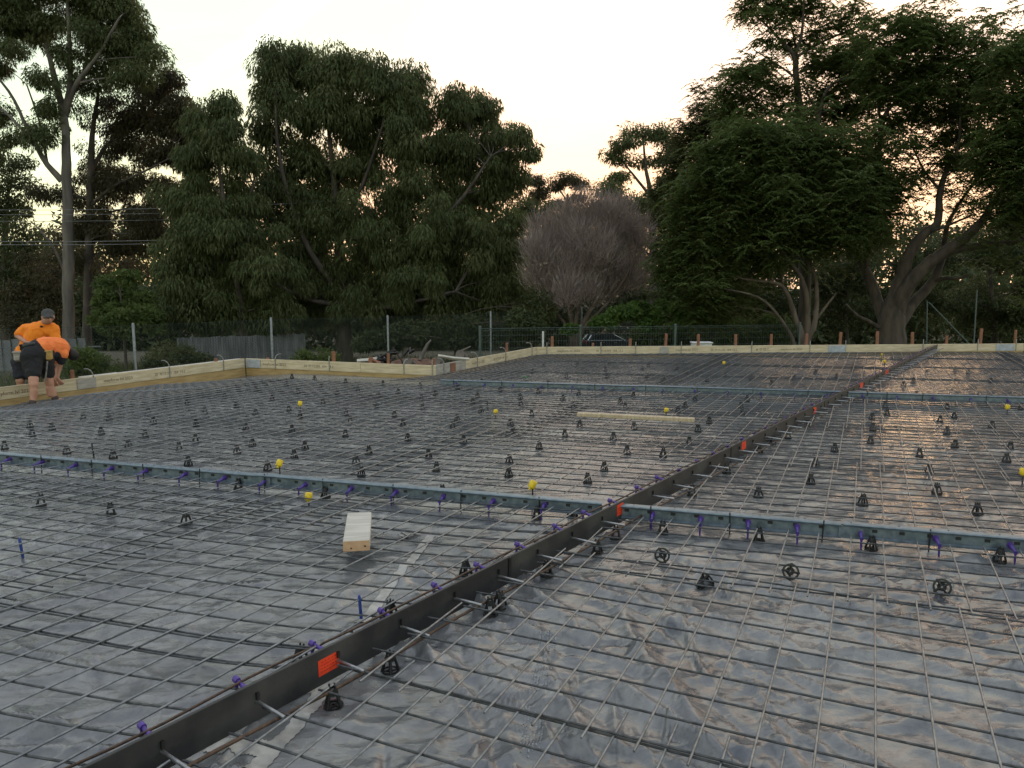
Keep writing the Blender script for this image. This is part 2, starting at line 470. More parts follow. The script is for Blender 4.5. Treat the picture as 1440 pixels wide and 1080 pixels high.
M["pouch"] = mat_noise("tan leather pouch", (0.38, 0.22, 0.06), (0.52, 0.33, 0.10), 20, (0.6, 0.7))
M["car"] = mat_noise("dark car paint", (0.018, 0.02, 0.024), (0.026, 0.028, 0.033), 3, (0.18, 0.25), 0.3)
M["glass"] = mat_noise("dark car glass", (0.012, 0.015, 0.018), (0.02, 0.024, 0.028), 3, (0.05, 0.08))
M["chrome"] = mat_noise("bright trim", (0.6, 0.62, 0.64), (0.75, 0.76, 0.78), 5, (0.15, 0.25), 0.9)
M["lamp_red"] = mat_noise("red lamp lens", (0.30, 0.01, 0.01), (0.4, 0.02, 0.015), 5, (0.2, 0.3))
M["tyre"] = mat_noise("tyre rubber", (0.012, 0.012, 0.012), (0.02, 0.02, 0.02), 20, (0.75, 0.85))

# ------------------------------------------------------------------ plan of the slab
ZT = 0.18                                   # finished slab level (top of formwork and joints)
WALL = [at(*p, ZT) for p in [(-400, 592), (345, 504), (610, 514), (755, 488), (1440, 483), (1900, 480)]]
WP = [np.array(p[:2]) for p in WALL]
J0 = at(200, 1038, ZT); J1 = at(1300, 493, ZT)
JD = (J1 - J0)[:2]; JD = JD / np.linalg.norm(JD); JN = np.array([JD[1], -JD[0]])      # JN to the right
M1A = at(0, 635, 0.16); M1B = at(1440, 754, 0.16)
MD = (M1B - M1A)[:2]; MD = MD / np.linalg.norm(MD); MN = np.array([-MD[1], MD[0]])     # MN away from camera
M2A = at(620, 533, 0.16); M2B = at(1440, 557, 0.16)
M2D = (M2B - M2A)[:2]; M2D = M2D / np.linalg.norm(M2D); M2N = np.array([-M2D[1], M2D[0]])
def seg_dist(x, y, a, b):
    d = b - a; L2 = d @ d
    t = np.clip(((x - a[0]) * d[0] + (y - a[1]) * d[1]) / L2, 0, 1)
    return np.hypot(x - a[0] - t * d[0], y - a[1] - t * d[1])

# creases and folds of the sheet: short sharp ridges, denser in front of the near blue joint
_fr = random.Random(11)
FOLD = []
def _mk(n, box, azs, lens, hs, ws):
    for _ in range(n):
        x = _fr.uniform(box[0], box[1]); y = _fr.uniform(box[2], box[3])
        az = R(_fr.gauss(*_fr.choice(azs))); L = _fr.uniform(*lens) / 2
        dx, dy = math.sin(az) * L, math.cos(az) * L
        FOLD.append((x - dx, y - dy, x + dx, y + dy, _fr.uniform(*hs) * _fr.choice([1, 1, 1, -0.8]), _fr.uniform(*ws)))
_mk(150, (-0.3, 3.4, 1.6, 4.9), [(-35, 14), (125, 20), (95, 15)], (0.25, 1.0), (0.018, 0.048), (0.022, 0.065))
_mk(55, (-0.6, 1.2, 1.5, 4.2), [(10, 18), (-15, 20)], (0.3, 0.9), (0.014, 0.034), (0.022, 0.06))
_mk(80, (-3.6, 0.2, 2.3, 6.0), [(100, 18), (60, 20), (25, 15)], (0.3, 1.2), (0.012, 0.030), (0.03, 0.08))
_mk(110, (-7, 8, 5.5, 12.5), [(105, 10), (80, 15), (25, 10)], (0.5, 2.2), (0.008, 0.022), (0.04, 0.10))
_mk(60, (-3, 13, 12, 20), [(100, 10)], (0.8, 3.0), (0.010, 0.022), (0.06, 0.14))
_mk(26, (-0.5, 3.0, 1.8, 4.6), [(150, 16), (-30, 12)], (0.9, 1.9), (0.022, 0.045), (0.05, 0.11))
_mk(16, (-3.4, 0.0, 2.6, 5.6), [(105, 14), (70, 12)], (0.9, 1.8), (0.018, 0.040), (0.05, 0.11))
FOLD = np.array(FOLD)
def folds(x, y):
    x = np.asarray(x, float); y = np.asarray(y, float)
    if x.size < 4000:
        f = FOLD[:, :, None]; X = x.ravel()[None]; Y = y.ravel()[None]
        dx, dy = f[:, 2] - f[:, 0], f[:, 3] - f[:, 1]; L2 = dx * dx + dy * dy
        t = np.clip(((X - f[:, 0]) * dx + (Y - f[:, 1]) * dy) / L2, 0, 1)
        d = np.hypot(X - f[:, 0] - t * dx, Y - f[:, 1] - t * dy + 0.02 * np.sin(X * 14 + f[:, 4] * 900))
        k = np.maximum(0, 1 - d / f[:, 5])
        return (f[:, 4] * k * k * np.minimum(1, 4 * np.minimum(t, 1 - t) + 0.15)).sum(0).reshape(x.shape)
    out = np.zeros_like(x)
    for (x0, y0, x1, y1, h, w_) in FOLD:
        m = (x > min(x0, x1) - w_ - .03) & (x < max(x0, x1) + w_ + .03) & (y > min(y0, y1) - w_ - .03) & (y < max(y0, y1) + w_ + .03)
        if not m.any(): continue
        X = x[m]; Y = y[m]
        dx, dy = x1 - x0, y1 - y0; L2 = dx * dx + dy * dy
        t = np.clip(((X - x0) * dx + (Y - y0) * dy) / L2, 0, 1)
        d = np.hypot(X - x0 - t * dx, Y - y0 - t * dy + 0.02 * np.sin(X * 14 + h * 900))
        k = np.maximum(0, 1 - d / w_)
        out[m] += h * k * k * np.minimum(1, 4 * np.minimum(t, 1 - t) + 0.15)
    return out
def ridge(x, y):
    return 1 - np.abs(2 * vnoise(x, y) - 1)
def film_dip(x, y):
    """the sheet runs gently down into the edge beam along the formwork"""
    t = np.clip(1 - seg_dist(x, y, WP[0], WP[1]) / 2.4, 0, 1)
    z = 0.21 * t
    for i in range(1, 5):
        t = np.clip(1 - seg_dist(x, y, WP[i], WP[i + 1]) / 1.6, 0, 1)
        z = np.maximum(z, 0.10 * t)
    return z
def film_z(x, y):
    x = np.asarray(x, float); y = np.asarray(y, float)
    z = 0.024 * fbm(x * 0.7 + 3, y * 0.7 + 8, 3)
    wx = x + 0.30 * fbm(x * 1.3, y * 1.3, 3); wy = y + 0.30 * fbm(x * 1.3 + 40, y * 1.3 + 11, 3)
    c, s = math.cos(R(-28)), math.sin(R(-28))
    u = wx * c - wy * s; v = wx * s + wy * c
    amp = 0.55 + 1.1 * vnoise(x * 0.8 + 5, y * 0.8 + 60)
    left = 1 - 0.55 * sstep((x - J0[0]) * -JN[0] + (y - J0[1]) * -JN[1], -0.2, 0.5)
    z = z + left * amp * (0.011 * (ridge(u * 1.6, v * 5.5) ** 3.0) + 0.009 * (ridge(wx * 5.2 + 9, wy * 6.5) ** 3) + 0.003 * ridge(wx * 11 + 3, wy * 14 + 9) ** 2)
    c, s = math.cos(R(35)), math.sin(R(35))
    u = wx * c - wy * s; v = wx * s + wy * c
    z = z + 0.010 * left * ridge(u * 0.9 + 31, v * 3.4 + 7) ** 5
    c, s = math.cos(R(-8)), math.sin(R(-8))
    u = wx * c - wy * s; v = wx * s + wy * c
    z = z + 0.016 * ridge(u * 0.5 + 51, v * 1.7 + 17) ** 7
    z = z + folds(x, y)
    # long fold of the sheet at the lower left
    a = np.array(at(-40, 1012)[:2]); b = np.array(at(215, 1042)[:2])
    d = seg_dist(x + 0.05 * fbm(x * 3, y * 3, 3), y + 0.05 * fbm(x * 3 + 7, y * 3, 3), a, b)
    z = z + 0.045 * np.exp(-(d / 0.035) ** 2)
    return z - 0.012 - film_dip(x, y)

def ground_h(x, y):
    x = np.asarray(x, float); y = np.asarray(y, float)
    z = -0.55 - 0.55 * sstep(y, 13, 22) - 0.55 * sstep(y, 23, 34) - 1.4 * sstep(y, 34, 60) + 0.0 * x
    z = z + 0.35 * sstep(x, 2, 9) * sstep(y, 20, 23) * (1 - sstep(y, 30, 45))
    return z + 0.10 * fbm(x * 0.5, y * 0.5, 4) + 0.03 * fbm(x * 3, y * 3, 3)

# ------------------------------------------------------------------ ground and plastic sheet
def build_ground():
    xs = np.concatenate([np.linspace(-600, -45, 20)[:-1], np.linspace(-45, 45, 150), np.linspace(45, 600, 20)[1:]])
    ys = np.concatenate([np.linspace(-300, -10, 12)[:-1], np.linspace(-10, 70, 150), np.linspace(70, 900, 20)[1:]])
    X, Y = np.meshgrid(xs, ys)
    Z = ground_h(X, Y)
    V = np.stack([X.ravel(), Y.ravel(), Z.ravel()], 1)
    nx = len(xs); ny = len(ys)
    i, j = np.meshgrid(np.arange(nx - 1), np.arange(ny - 1)); a = (j * nx + i).ravel()
    o = link("ground", np_mesh("ground", V, np.stack([a, a + 1, a + nx + 1, a + nx], 1), M["ground"], True))
    tag(o, kind="structure")
build_ground()

def build_film():
    naz, nr = 700, 500
    az = np.linspace(R(-56), R(56), naz)
    dx, dy = np.sin(az), np.cos(az)
    rb = np.full(naz, 17.0)
    hit = np.full(naz, np.inf)
    for i in range(5):
        a = WP[i]; d = WP[i + 1] - a
        den = dx * d[1] - dy * d[0]
        t = (a[0] * d[1] - a[1] * d[0]) / den
        s = (a[0] * dy - a[1] * dx) / den
        ok = (s >= 0) & (s <= 1) & (t > 0)
        hit = np.where(ok & (t < hit), t, hit)
    rb = np.minimum(np.where(np.isfinite(hit), hit, 17.0), 30.0)
    r0 = 0.55
    k = np.linspace(0, 1, nr)[None, :]
    Rr = r0 * (rb[:, None] / r0) ** k
    X = Rr * dx[:, None]; Y = Rr * dy[:, None]
    Z = film_z(X, Y)
    V = np.stack([X.ravel(), Y.ravel(), Z.ravel()], 1)
    i, j = np.meshgrid(np.arange(naz - 1), np.arange(nr - 1), indexing="ij"); a = (i * nr + j).ravel()
    o = link("plastic_membrane", np_mesh("plastic_membrane", V, np.stack([a, a + nr, a + nr + 1, a + 1], 1), M["film"], True))
    tag(o, kind="structure")
    return o
film = build_film()

def strip_on_film(name, pts, width, mat, lift=0.004, n=60, parent=None):
    """a flat strip lying on the plastic along a polyline of ground points"""
    P = [np.array(p[:2]) for p in pts]
    L = [0]
    for i in range(1, len(P)): L.append(L[-1] + np.linalg.norm(P[i] - P[i - 1]))
    V = []
    for k in range(n + 1):
        s = L[-1] * k / n
        i = min(max(np.searchsorted(L, s) - 1, 0), len(P) - 2)
        t = (s - L[i]) / (L[i + 1] - L[i])
        p = P[i] * (1 - t) + P[i + 1] * t
        d = P[i + 1] - P[i]; d = d / np.linalg.norm(d); q = np.array([-d[1], d[0]])
        for e in (-1, -0.33, 0.33, 1):
            w2 = width / 2 * (1 + 0.08 * math.sin(k * 1.7 + e))
            pp = p + q * e * w2
            V.append((pp[0], pp[1], float(film_z(pp[0], pp[1])) + lift))
    Fq = []
    for k in range(n):
        for e in range(3):
            a = k * 4 + e
            Fq.append((a, a + 1, a + 5, a + 4))
    return link(name, np_mesh(name, np.array(V), np.array(Fq), mat, True), parent)
t1 = strip_on_film("joining_tape", [at(606, 752), at(560, 812), at(505, 880)], 0.06, M["tape"])
tag(t1, "pale joining tape on the plastic left of the dark joint, beside the short timber offcut", "tape", "pale tape strips on the plastic sheet")
t2 = strip_on_film("joining_tape", [at(462, 962), at(425, 1010), at(352, 1090)], 0.07, M["tape"])
tag(t2, "pale joining tape on the plastic at the foot of the dark joint, nearest the camera", "tape", "pale tape strips on the plastic sheet")
t3 = strip_on_film("joining_tape", [at(296, 1045), at(345, 1052), at(376, 1056)], 0.10, M["tape"])
tag(t3, "short pale tape patch crossing under the nearest end of the dark joint", "tape", "pale tape strips on the plastic sheet")

# rows of tiny white print on the sheet (too small to read in the photograph)
def film_print():
    mb = MB()
    c0 = at(772, 893); c1 = at(742, 1075)
    d = (c1 - c0)[:2]; L = np.linalg.norm(d); d = d / L; q = np.array([-d[1], d[0]])
    blocks = [(0.02, 0.20), (0.30, 0.52), (0.66, 0.98)]
    for (b0, b1) in blocks:
        for row in range(7):
            off = (row - 3) * 0.013
            s = b0 + random.uniform(0, 0.05)
            e = b1 - random.uniform(0, 0.08)
            while s < e:
                ln = random.choice([0.005, 0.007, 0.010])
                if random.random() < 0.8:
                    p = c0[:2] + d * s * L * 1.02 + q * off
                    vs = []
                    for (a, b) in ((0, -0.003), (ln, -0.003), (ln, 0.003), (0, 0.003)):
                        pp = p + d * a + q * b
                        vs.append((pp[0], pp[1], float(film_z(pp[0], pp[1])) + 0.003))
                    mb.add(vs, [(0, 1, 2, 3)])
                s += (ln + 0.004) / L
    o = mb.build("printed_text", M["print"], film)
    tag(o, kind="stuff")
film_print()

# ------------------------------------------------------------------ formwork
def text_mesh(s, size, name="printed_text"):
    cu = bpy.data.curves.new(name, "FONT")
    cu.body = s; cu.size = size; cu.resolution_u = 2
    o = bpy.data.objects.new(name, cu)
    COL.objects.link(o)
    dg = bpy.context.evaluated_depsgraph_get()
    me = bpy.data.meshes.new_from_object(o.evaluated_get(dg))
    bpy.data.objects.remove(o)
    bpy.data.curves.remove(cu)
    me.materials.clear(); me.materials.append(M["ink"])
    return me
TXT = text_mesh("meyform lvl 2023", 0.085)
TXT2 = text_mesh("20  IV:15:203  1E4  13.2", 0.075)
def symbols_mesh():
    mb = MB()
    def flat(poly):
        mb.add([(x, y, 0) for x, y in poly], [tuple(range(len(poly)))])
    flat([(0, 0), (0.05, 0), (0.025, 0.06)])
    for k in range(16):
        a0, a1 = 2 * math.pi * k / 16, 2 * math.pi * (k + 1) / 16
        flat([(0.13 + 0.033 * math.cos(a0), 0.03 + 0.033 * math.sin(a0)), (0.13 + 0.033 * math.cos(a1), 0.03 + 0.033 * math.sin(a1)),
              (0.13 + 0.022 * math.cos(a1), 0.03 + 0.022 * math.sin(a1)), (0.13 + 0.022 * math.cos(a0), 0.03 + 0.022 * math.sin(a0))])
    for (x0, y0, x1, y1) in [(0.20, 0, 0.21, 0.06), (0.26, 0, 0.27, 0.06), (0.21, 0, 0.26, 0.01), (0.21, 0.05, 0.26, 0.06), (0.23, 0.02, 0.24, 0.04)]:
        flat([(x0, y0), (x1, y0), (x1, y1), (x0, y1)])
    for (x, y, s) in [(0.30, 0.0, 0.012), (0.318, 0.02, 0.012), (0.336, 0.0, 0.012), (0.30, 0.04, 0.012), (0.336, 0.04, 0.012), (0.318, 0.045, 0.008)]:
        flat([(x, y), (x + s, y), (x + s, y + s), (x, y + s)])
    me = mb.mesh("printed_symbols", M["ink"])
    return me
SYM = symbols_mesh()

class Wall:
    """a straight run of formwork seen from inside, left end first"""
    def __init__(self, i):
        self.a = WP[i]; self.b = WP[i + 1]
        d = self.b - self.a; self.L = float(np.linalg.norm(d)); self.d = d / self.L
        self.out = np.array([-self.d[1], self.d[0]])      # outward, away from the slab
        self.rz = math.atan2(self.d[1], self.d[0])
    def s_of(self, px, z=ZT):
        lo, hi = -2.0, self.L + 2.0
        for _ in range(60):
            m = (lo + hi) / 2
            p = self.a + self.d * m
            if p[1] > 0.5 and proj((p[0], p[1], z))[0] < px: lo = m
            elif p[1] <= 0.5: lo = m
            else: hi = m
        return (lo + hi) / 2
    def pt(self, s, off=0.0, z=0.0):
        p = self.a + self.d * s + self.out * off
        return np.array([p[0], p[1], z])
WL = [Wall(i) for i in range(5)]

def board(wall, s0, s1, z0, z1, mat, label, off=0.0, th=0.036, text=0.0, group="timber formwork boards around the slab"):
    o = tag(MB().bevbox((0, th / 2, 0), (s1 - s0 - 0.006, th, z1 - z0), 0.003).build("formwork_board", mat),
            label, "board", group)
    o.location = wall.pt((s0 + s1) / 2, off, (z0 + z1) / 2)
    o.rotation_euler = (0, 0, wall.rz)
    if text:
        s = s0 + 0.25 + random.random() * 0.3
        k = 0
        while s < s1 - 1.3:
            me, wd = [(TXT, 0.78), (TXT2, 1.0), (SYM, 0.42)][k % 3]
            link("printed_text", me, o, (s - (s0 + s1) / 2, -0.0022, -0.032), (math.pi / 2, 0, 0))
            s += wd + text * (0.12 + 0.2 * random.random()); k += 1
    return o
def plate(wall, s0, s1, label, off=-0.012, z0=-0.018, z1=0.168, mat="plate"):
    o = MB().bevbox((0, 0, 0), (s1 - s0, 0.006, z1 - z0), 0.0015).build("joining_plate", M[mat])
    o.location = wall.pt((s0 + s1) / 2, off, (z0 + z1) / 2); o.rotation_euler = (0, 0, wall.rz)
    return tag(o, label, "plate", "grey joining plates on the formwork")

w0, w1, w2, w3, w4 = WL
ZB = -0.022
sp = w0.s_of(112)
board(w0, 0, sp, ZB, ZT, M["lvl"], "pale printed upper formwork board behind the bending man's legs, cut by the left edge", text=1)
board(w0, sp, w0.L - 0.02, ZB, ZT, M["lvl"], "pale printed upper formwork board between the workers' plate and the far left corner", text=1)
board(w0, 0, w0.L, -0.26, ZB - 0.003, M["lvl_dark"], "long tan lower formwork board along the left edge, below the workers", off=0.012)
plate(w0, sp - 0.06, w0.s_of(134), "grey brown joining plate on the left formwork beside the bending man", mat="grey_wood")
plate(w1, 0.03, w1.s_of(366), "grey joining plate at the far left corner of the formwork")
s2 = w1.s_of(507)
board(w1, 0.0, s2, ZB, ZT, M["lvl"], "pale formwork board right of the far left corner, with two hooked steel brackets", text=1)
board(w1, s2, w1.L + 0.036, ZB, ZT, M["lvl"], "pale formwork board ending at the projecting corner in front of the soil heap", text=1)
board(w1, 0, w1.L + 0.02, -0.20, ZB - 0.003, M["lvl_dark"], "brown lower formwork board below the projecting corner", off=0.012)
s3 = w2.s_of(655)
board(w2, 0.0, s3, ZB, ZT, M["grey_wood"], "weathered grey formwork board running back from the projecting corner")
board(w2, s3, w2.L, ZB, ZT, M["lvl"], "pale printed formwork board between the weathered board and the far inner corner", text=1)
board(w2, 0, w2.L, -0.20, ZB - 0.003, M["lvl_dark"], "brown lower formwork board under the short side run", off=0.012)
plate(w2, w2.s_of(633), w2.s_of(640), "narrow brown joining plate on the weathered grey board", mat="peg")
cuts = [0.0, w3.s_of(935), w3.s_of(1177), w3.s_of(1412), w3.L]
names = ["pale printed formwork board in front of the parked car", "pale printed far formwork board in front of the multi-stemmed tree",
         "plain pale far formwork board where the dark joint ends", "pale far formwork board at the right edge of the frame"]
for k in range(4):
    board(w3, cuts[k] + (0.0 if k else 0.0), cuts[k + 1], ZB, ZT, M["lvl"], names[k], text=(1 if k < 2 else 0))
board(w3, 0, w3.L, -0.20, ZB - 0.003, M["lvl_dark"], "dark brown lower formwork board along the far edge", off=0.012)
board(w4, 0, w4.L, ZB, ZT, M["lvl"], "pale formwork board continuing beyond the right edge of the frame")
plate(w3, w3.s_of(928), w3.s_of(940), "weathered grey joining plate on the far formwork, right of the car", mat="grey_wood")
plate(w3, w3.s_of(1165), w3.s_of(1189), "pale blue grey joining plate on the far formwork, right of the multi-stemmed tree")
plate(w3, w3.s_of(1401), w3.s_of(1426), "grey joining plate on the far formwork near the right edge of the frame")

# hooked steel brackets that hold the boards
def bracket(wall, px, hook, label, lean=0.0):
    mb = MB()
    z0 = -0.03 - 0.18
    mb.bevbox((0, 0, 0), (0.022, 0.007, 0.20), 0.002)                       # strap on the board face, origin at board mid height
    pts = []
    if hook > 0:
        for k in range(9):
            a = math.pi * 0.62 * k / 8
            pts.append((-lean * (1 - math.cos(a)) * hook, (1 - math.cos(a)) * hook * 0.55, 0.085 + math.sin(a) * hook + 0.02 * k / 8))
        mb.tube(pts, 0.0095, 6)
    else:
        mb.tube([(0, 0.0, 0.08), (0, 0.003, 0.17), (0.003, 0.012, 0.22)], 0.010, 6)
    o = mb.build("steel_bracket", M["bracket"])
    o.location = wall.pt(wall.s_of(px), -0.009, 0.078); o.rotation_euler = (0, 0, wall.rz)
    return tag(o, label, "bracket", "hooked steel brackets on the formwork")
for (wall, px, hook, lean, lab) in [
    (w0, 131, 0.14, 0.5, "hooked steel bracket beside the bending man's grey plate"),
    (w0, 238, 0.14, 0.5, "hooked steel bracket midway along the left formwork, right of the first fence post"),
    (w0, 314, 0.13, 0.5, "hooked steel bracket on the left formwork just before the far left corner"),
    (w1, 387, 0.12, -0.6, "hooked steel bracket right of the far left corner, below the second fence post"),
    (w1, 463, 0.0, 0, "dark straight strap on the formwork in front of a red brown peg"),
    (w1, 568, 0.10, -0.4, "hooked steel bracket in front of the soil heap"),
    (w1, 608, 0.0, 0, "dark strap at the projecting formwork corner"),
    (w2, 624, 0.12, 0.7, "hooked steel bracket on the weathered grey board"),
    (w2, 671, 0.13, 0.7, "hooked steel bracket on the side run, just right of the weathered board"),
    (w2, 711, 0.13, 0.7, "hooked steel bracket on the side run, below the green fence's end post"),
    (w2, 748, 0.14, 0.7, "hooked steel bracket at the far inner corner"),
    (w3, 769, 0.0, 0, "straight bracket just right of the white pipe"),
    (w3, 845, 0.0, 0, "straight bracket in front of the parked car's left end"),
    (w3, 894, 0.0, 0, "straight bracket in front of the parked car's right end"),
    (w3, 958, 0.0, 0, "straight bracket right of the green fence's last post"),
    (w3, 1057, 0.10, -0.3, "hooked bracket left of the multi-stemmed tree"),
    (w3, 1139, 0.10, -0.3, "hooked bracket right of the multi-stemmed tree's foot"),
    (w3, 1189, 0.11, -0.3, "hooked bracket at the pale blue grey plate"),
    (w3, 1298, 0.12, -0.4, "hooked bracket where the dark joint meets the far board"),
    (w3, 1375, 0.12, -0.4, "hooked bracket left of the last grey plate at the right"),
    (w3, 1429, 0.0, 0, "straight bracket at the right edge of the frame")]:
    bracket(wall, px, hook, lab, lean)

# timber pegs driven behind the boards
def peg(wall, px, ytop, wd, label, lean=0.0):
    s = wall.s_of(px); p = wall.pt(s, 0.075, 0)
    d = ray(px, ytop); t = p[1] / d[1]
    zt = H + d[2] * t
    zb = -0.62
    o = MB().bevbox((0, 0, (zt - zb) / 2), (wd, 0.045, zt - zb), 0.004).build("timber_peg", M["peg"])
    o.location = (p[0], p[1], zb); o.rotation_euler = (0, lean, wall.rz)
    return tag(o, label, "peg", "red brown timber pegs behind the formwork")
pegs = [(w0, 109, 520, .055, "beside the bending man's hand"), (w0, 307, 504, .055, "short one just before the far left corner"),
        (w1, 373, 503, .075, "flat one beside the far left corner plate"), (w1, 467, 494, .07, "between the second and third fence posts"),
        (w1, 520, 502, .06, "short one left of the soil heap"), (w1, 543, 497, .05, "thin one standing before the third fence post"),
        (w2, 616, 504, .07, "round topped one at the projecting corner"), (w2, 717, 482, .06, "in front of the green fence, left of the white pipe"),
        (w3, 777, 473, .07, "just right of the white pipe"), (w3, 832, 482, .05, "short one left of the car"), (w3, 886, 476, .07, "in front of the car's nose"),
        (w3, 935, 469, .065, "before the green fence right of the car"), (w3, 983, 470, .07, "left of the white box"), (w3, 1037, 470, .07, "right of the white box"),
        (w3, 1087, 470, .065, "left of the multi-stemmed tree's trunk"), (w3, 1133, 469, .065, "against the multi-stemmed tree's trunk"),
        (w3, 1182, 467, .07, "leaning one before the pale blue grey plate"), (w3, 1236, 466, .075, "left of the great spreading trunk"),
        (w3, 1287, 467, .075, "right of the great spreading trunk"), (w3, 1333, 472, .07, "short one left of the thin leaning props"),
        (w3, 1380, 462, .075, "tallest one near the last grey plate"), (w3, 1430, 464, .06, "at the right edge of the frame")]
for (wall, px, yt, wd, lab) in pegs:
    peg(wall, px, yt, wd, "red brown timber peg " + lab if not lab.startswith(("short", "flat", "thin", "round", "leaning", "tallest")) else "red brown timber peg, the " + lab, lean=random.uniform(-0.05, 0.06))

# ------------------------------------------------------------------ dark joint former
def jpt(s, off=0.0, z=0.0):
    p = J0[:2] + JD * s + JN * off
    return np.array([p[0], p[1], z])
JRZ = math.atan2(JD[1], JD[0])
def s_on_joint(px, py):
    d = ray(px, py); n = JN
    t = (J0[:2] @ n) / (d[:2] @ n)
    p = d * t
    return float((p[:2] - J0[:2]) @ JD), p[2] + H
SJE = 21.6
# end where the far board stands
_den = JD[0] * w3.out[0] + JD[1] * w3.out[1]
SJE = float((w3.a - J0[:2]) @ w3.out / _den) - 0.02
jr = empty("joint_former", jpt(0, 0, 0), JRZ, "long dark grey joint former with silver dowels, crossing the slab to the far formwork", "joint former")
SJ0 = -1.55
edges = [SJ0, 2.262, 6.1, 9.9, 13.7, 17.5, SJE]
for k in range(6):
    a, b = edges[k], edges[k + 1]
    mb = MB().bevbox(((a + b) / 2, 0, 0.098), (b - a - 0.006, 0.012, 0.164), 0.002)
    mb.box(((a + b) / 2, 0.010, 0.1705), (b - a - 0.006, 0.0095, 0.011))
    mb.build("panel", M["joint"], jr)
    if k < 5:
        MB().box((b, -0.0095, 0.098), (0.024, 0.004, 0.158)).build("joining_strip", M["black"], jr)
dow = None
sl = None
for k in range(-3, 52):
    s = 0.06 + 0.419 * k
    if s > SJE - 0.2: break
    jit = random.uniform(-0.012, 0.012)
    if dow is None:
        me_d = MB().tube([(0, -0.006, 0), (0, -0.19, 0.0)], 0.0078, 10).mesh("dowel", M["dowel"])
        mbs = MB()
        mbs.tube([(0, 0.008, 0), (0, 0.016, 0)], 0.026, 10)
        mbs.tube([(0, 0.014, 0.004), (0, 0.105, 0.044), (0, 0.11, 0.046), (0, 0.15, 0.058)], [0.014, 0.016, 0.011, 0.010], 10)
        mbs.tube([(0, 0.146, 0.057), (0, 0.175, 0.062)], 0.017, 10)
        mbs.tube([(0, 0.162, 0.062), (0, 0.162, -0.09)], [0.010, 0.008], 8)
        me_s = mbs.mesh("dowel_sleeve", M["purple"])
        me_t = MB().box((0, -0.012, 0), (0.012, 0.012, 0.03)).mesh("dowel_clip", M["black"])
        dow = 1
    link("dowel", me_d, jr, (s + jit, 0, 0.098 + random.uniform(-.004, .004)), (random.uniform(-.03, .03), 0, random.uniform(-.05, .05)))
    o_ = link("dowel_sleeve", me_s, jr, (s + jit, 0, 0.088), (random.uniform(-.06, .06), 0, random.uniform(-.14, .14)))
    o_.scale = (0.8, 0.9, 0.9) if s < 5 else (0.65, 0.75, 0.75)
    link("dowel_clip", me_t, jr, (s + jit, 0, 0.124))
for (px, py, wd, hh) in [(461, 934, 0.12, 0.075), (871, 716, 0.10, 0.085), (1045, 626, 0.13, 0.085), (1145, 577, 0.16, 0.085), (1211, 538, 0.25, 0.085), (1247, 519, 0.3, 0.07)]:
    s, z = s_on_joint(px, py)
    st = MB().box((0, 0, 0), (wd, 0.0016, hh)).build("sticker", M["red"], jr, (s, -0.0072, min(max(z, 0.10), 0.125)), (0, random.uniform(-.05, .05), 0))
    st2 = MB()
    for r_ in range(4):
        n_ = random.randint(4, 7)
        for q in range(n_):
            st2.box((-wd * 0.4 + wd * 0.8 * (q + 0.5) / n_, -0.0012, hh * (0.33 - 0.2 * r_)), (wd * 0.07 + random.random() * wd * 0.03, 0.0008, hh * 0.05))
    st2.build("printed_text", mat_noise("dark red print", (0.45, 0.02, 0.01), (0.5, 0.03, 0.01), 10, (0.5, 0.6)) if "rp" not in M else M["rp"], st)

# brown rods that run along both faces of the dark joint
def rod(pts, r, label, mat="rod", group="brown rods along the dark joint"):
    o = MB().tube([np.array(p) - np.array(pts[0]) for p in pts], r, 8).build("reinforcing_rod", M[mat], None, pts[0])
    return tag(o, label, "rod", group)
def rod_line(off, z, s0, s1, n=40, amp=0.01, ph=0.0):
    return [jpt(s0 + (s1 - s0) * k / n, off + amp * math.sin(k * 0.9 + ph), z + 0.004 * math.sin(k * 1.3 + ph)) for k in range(n + 1)]
rod(rod_line(0.155, 0.080, -1.4, 9.2), 0.008, "brown reinforcing rod along the right face of the dark joint, nearest the camera")
rod(rod_line(0.165, 0.084, 8.6, SJE - 0.2, ph=2), 0.008, "brown reinforcing rod along the right face of the dark joint's far half")
rod(rod_line(-0.112, 0.136, -1.4, 6.3, ph=1), 0.006, "brown reinforcing rod tied over the purple sleeves left of the dark joint")
rod(rod_line(-0.112, 0.136, 5.8, SJE - 0.2, ph=3), 0.006, "brown reinforcing rod tied over the far purple sleeves left of the dark joint")

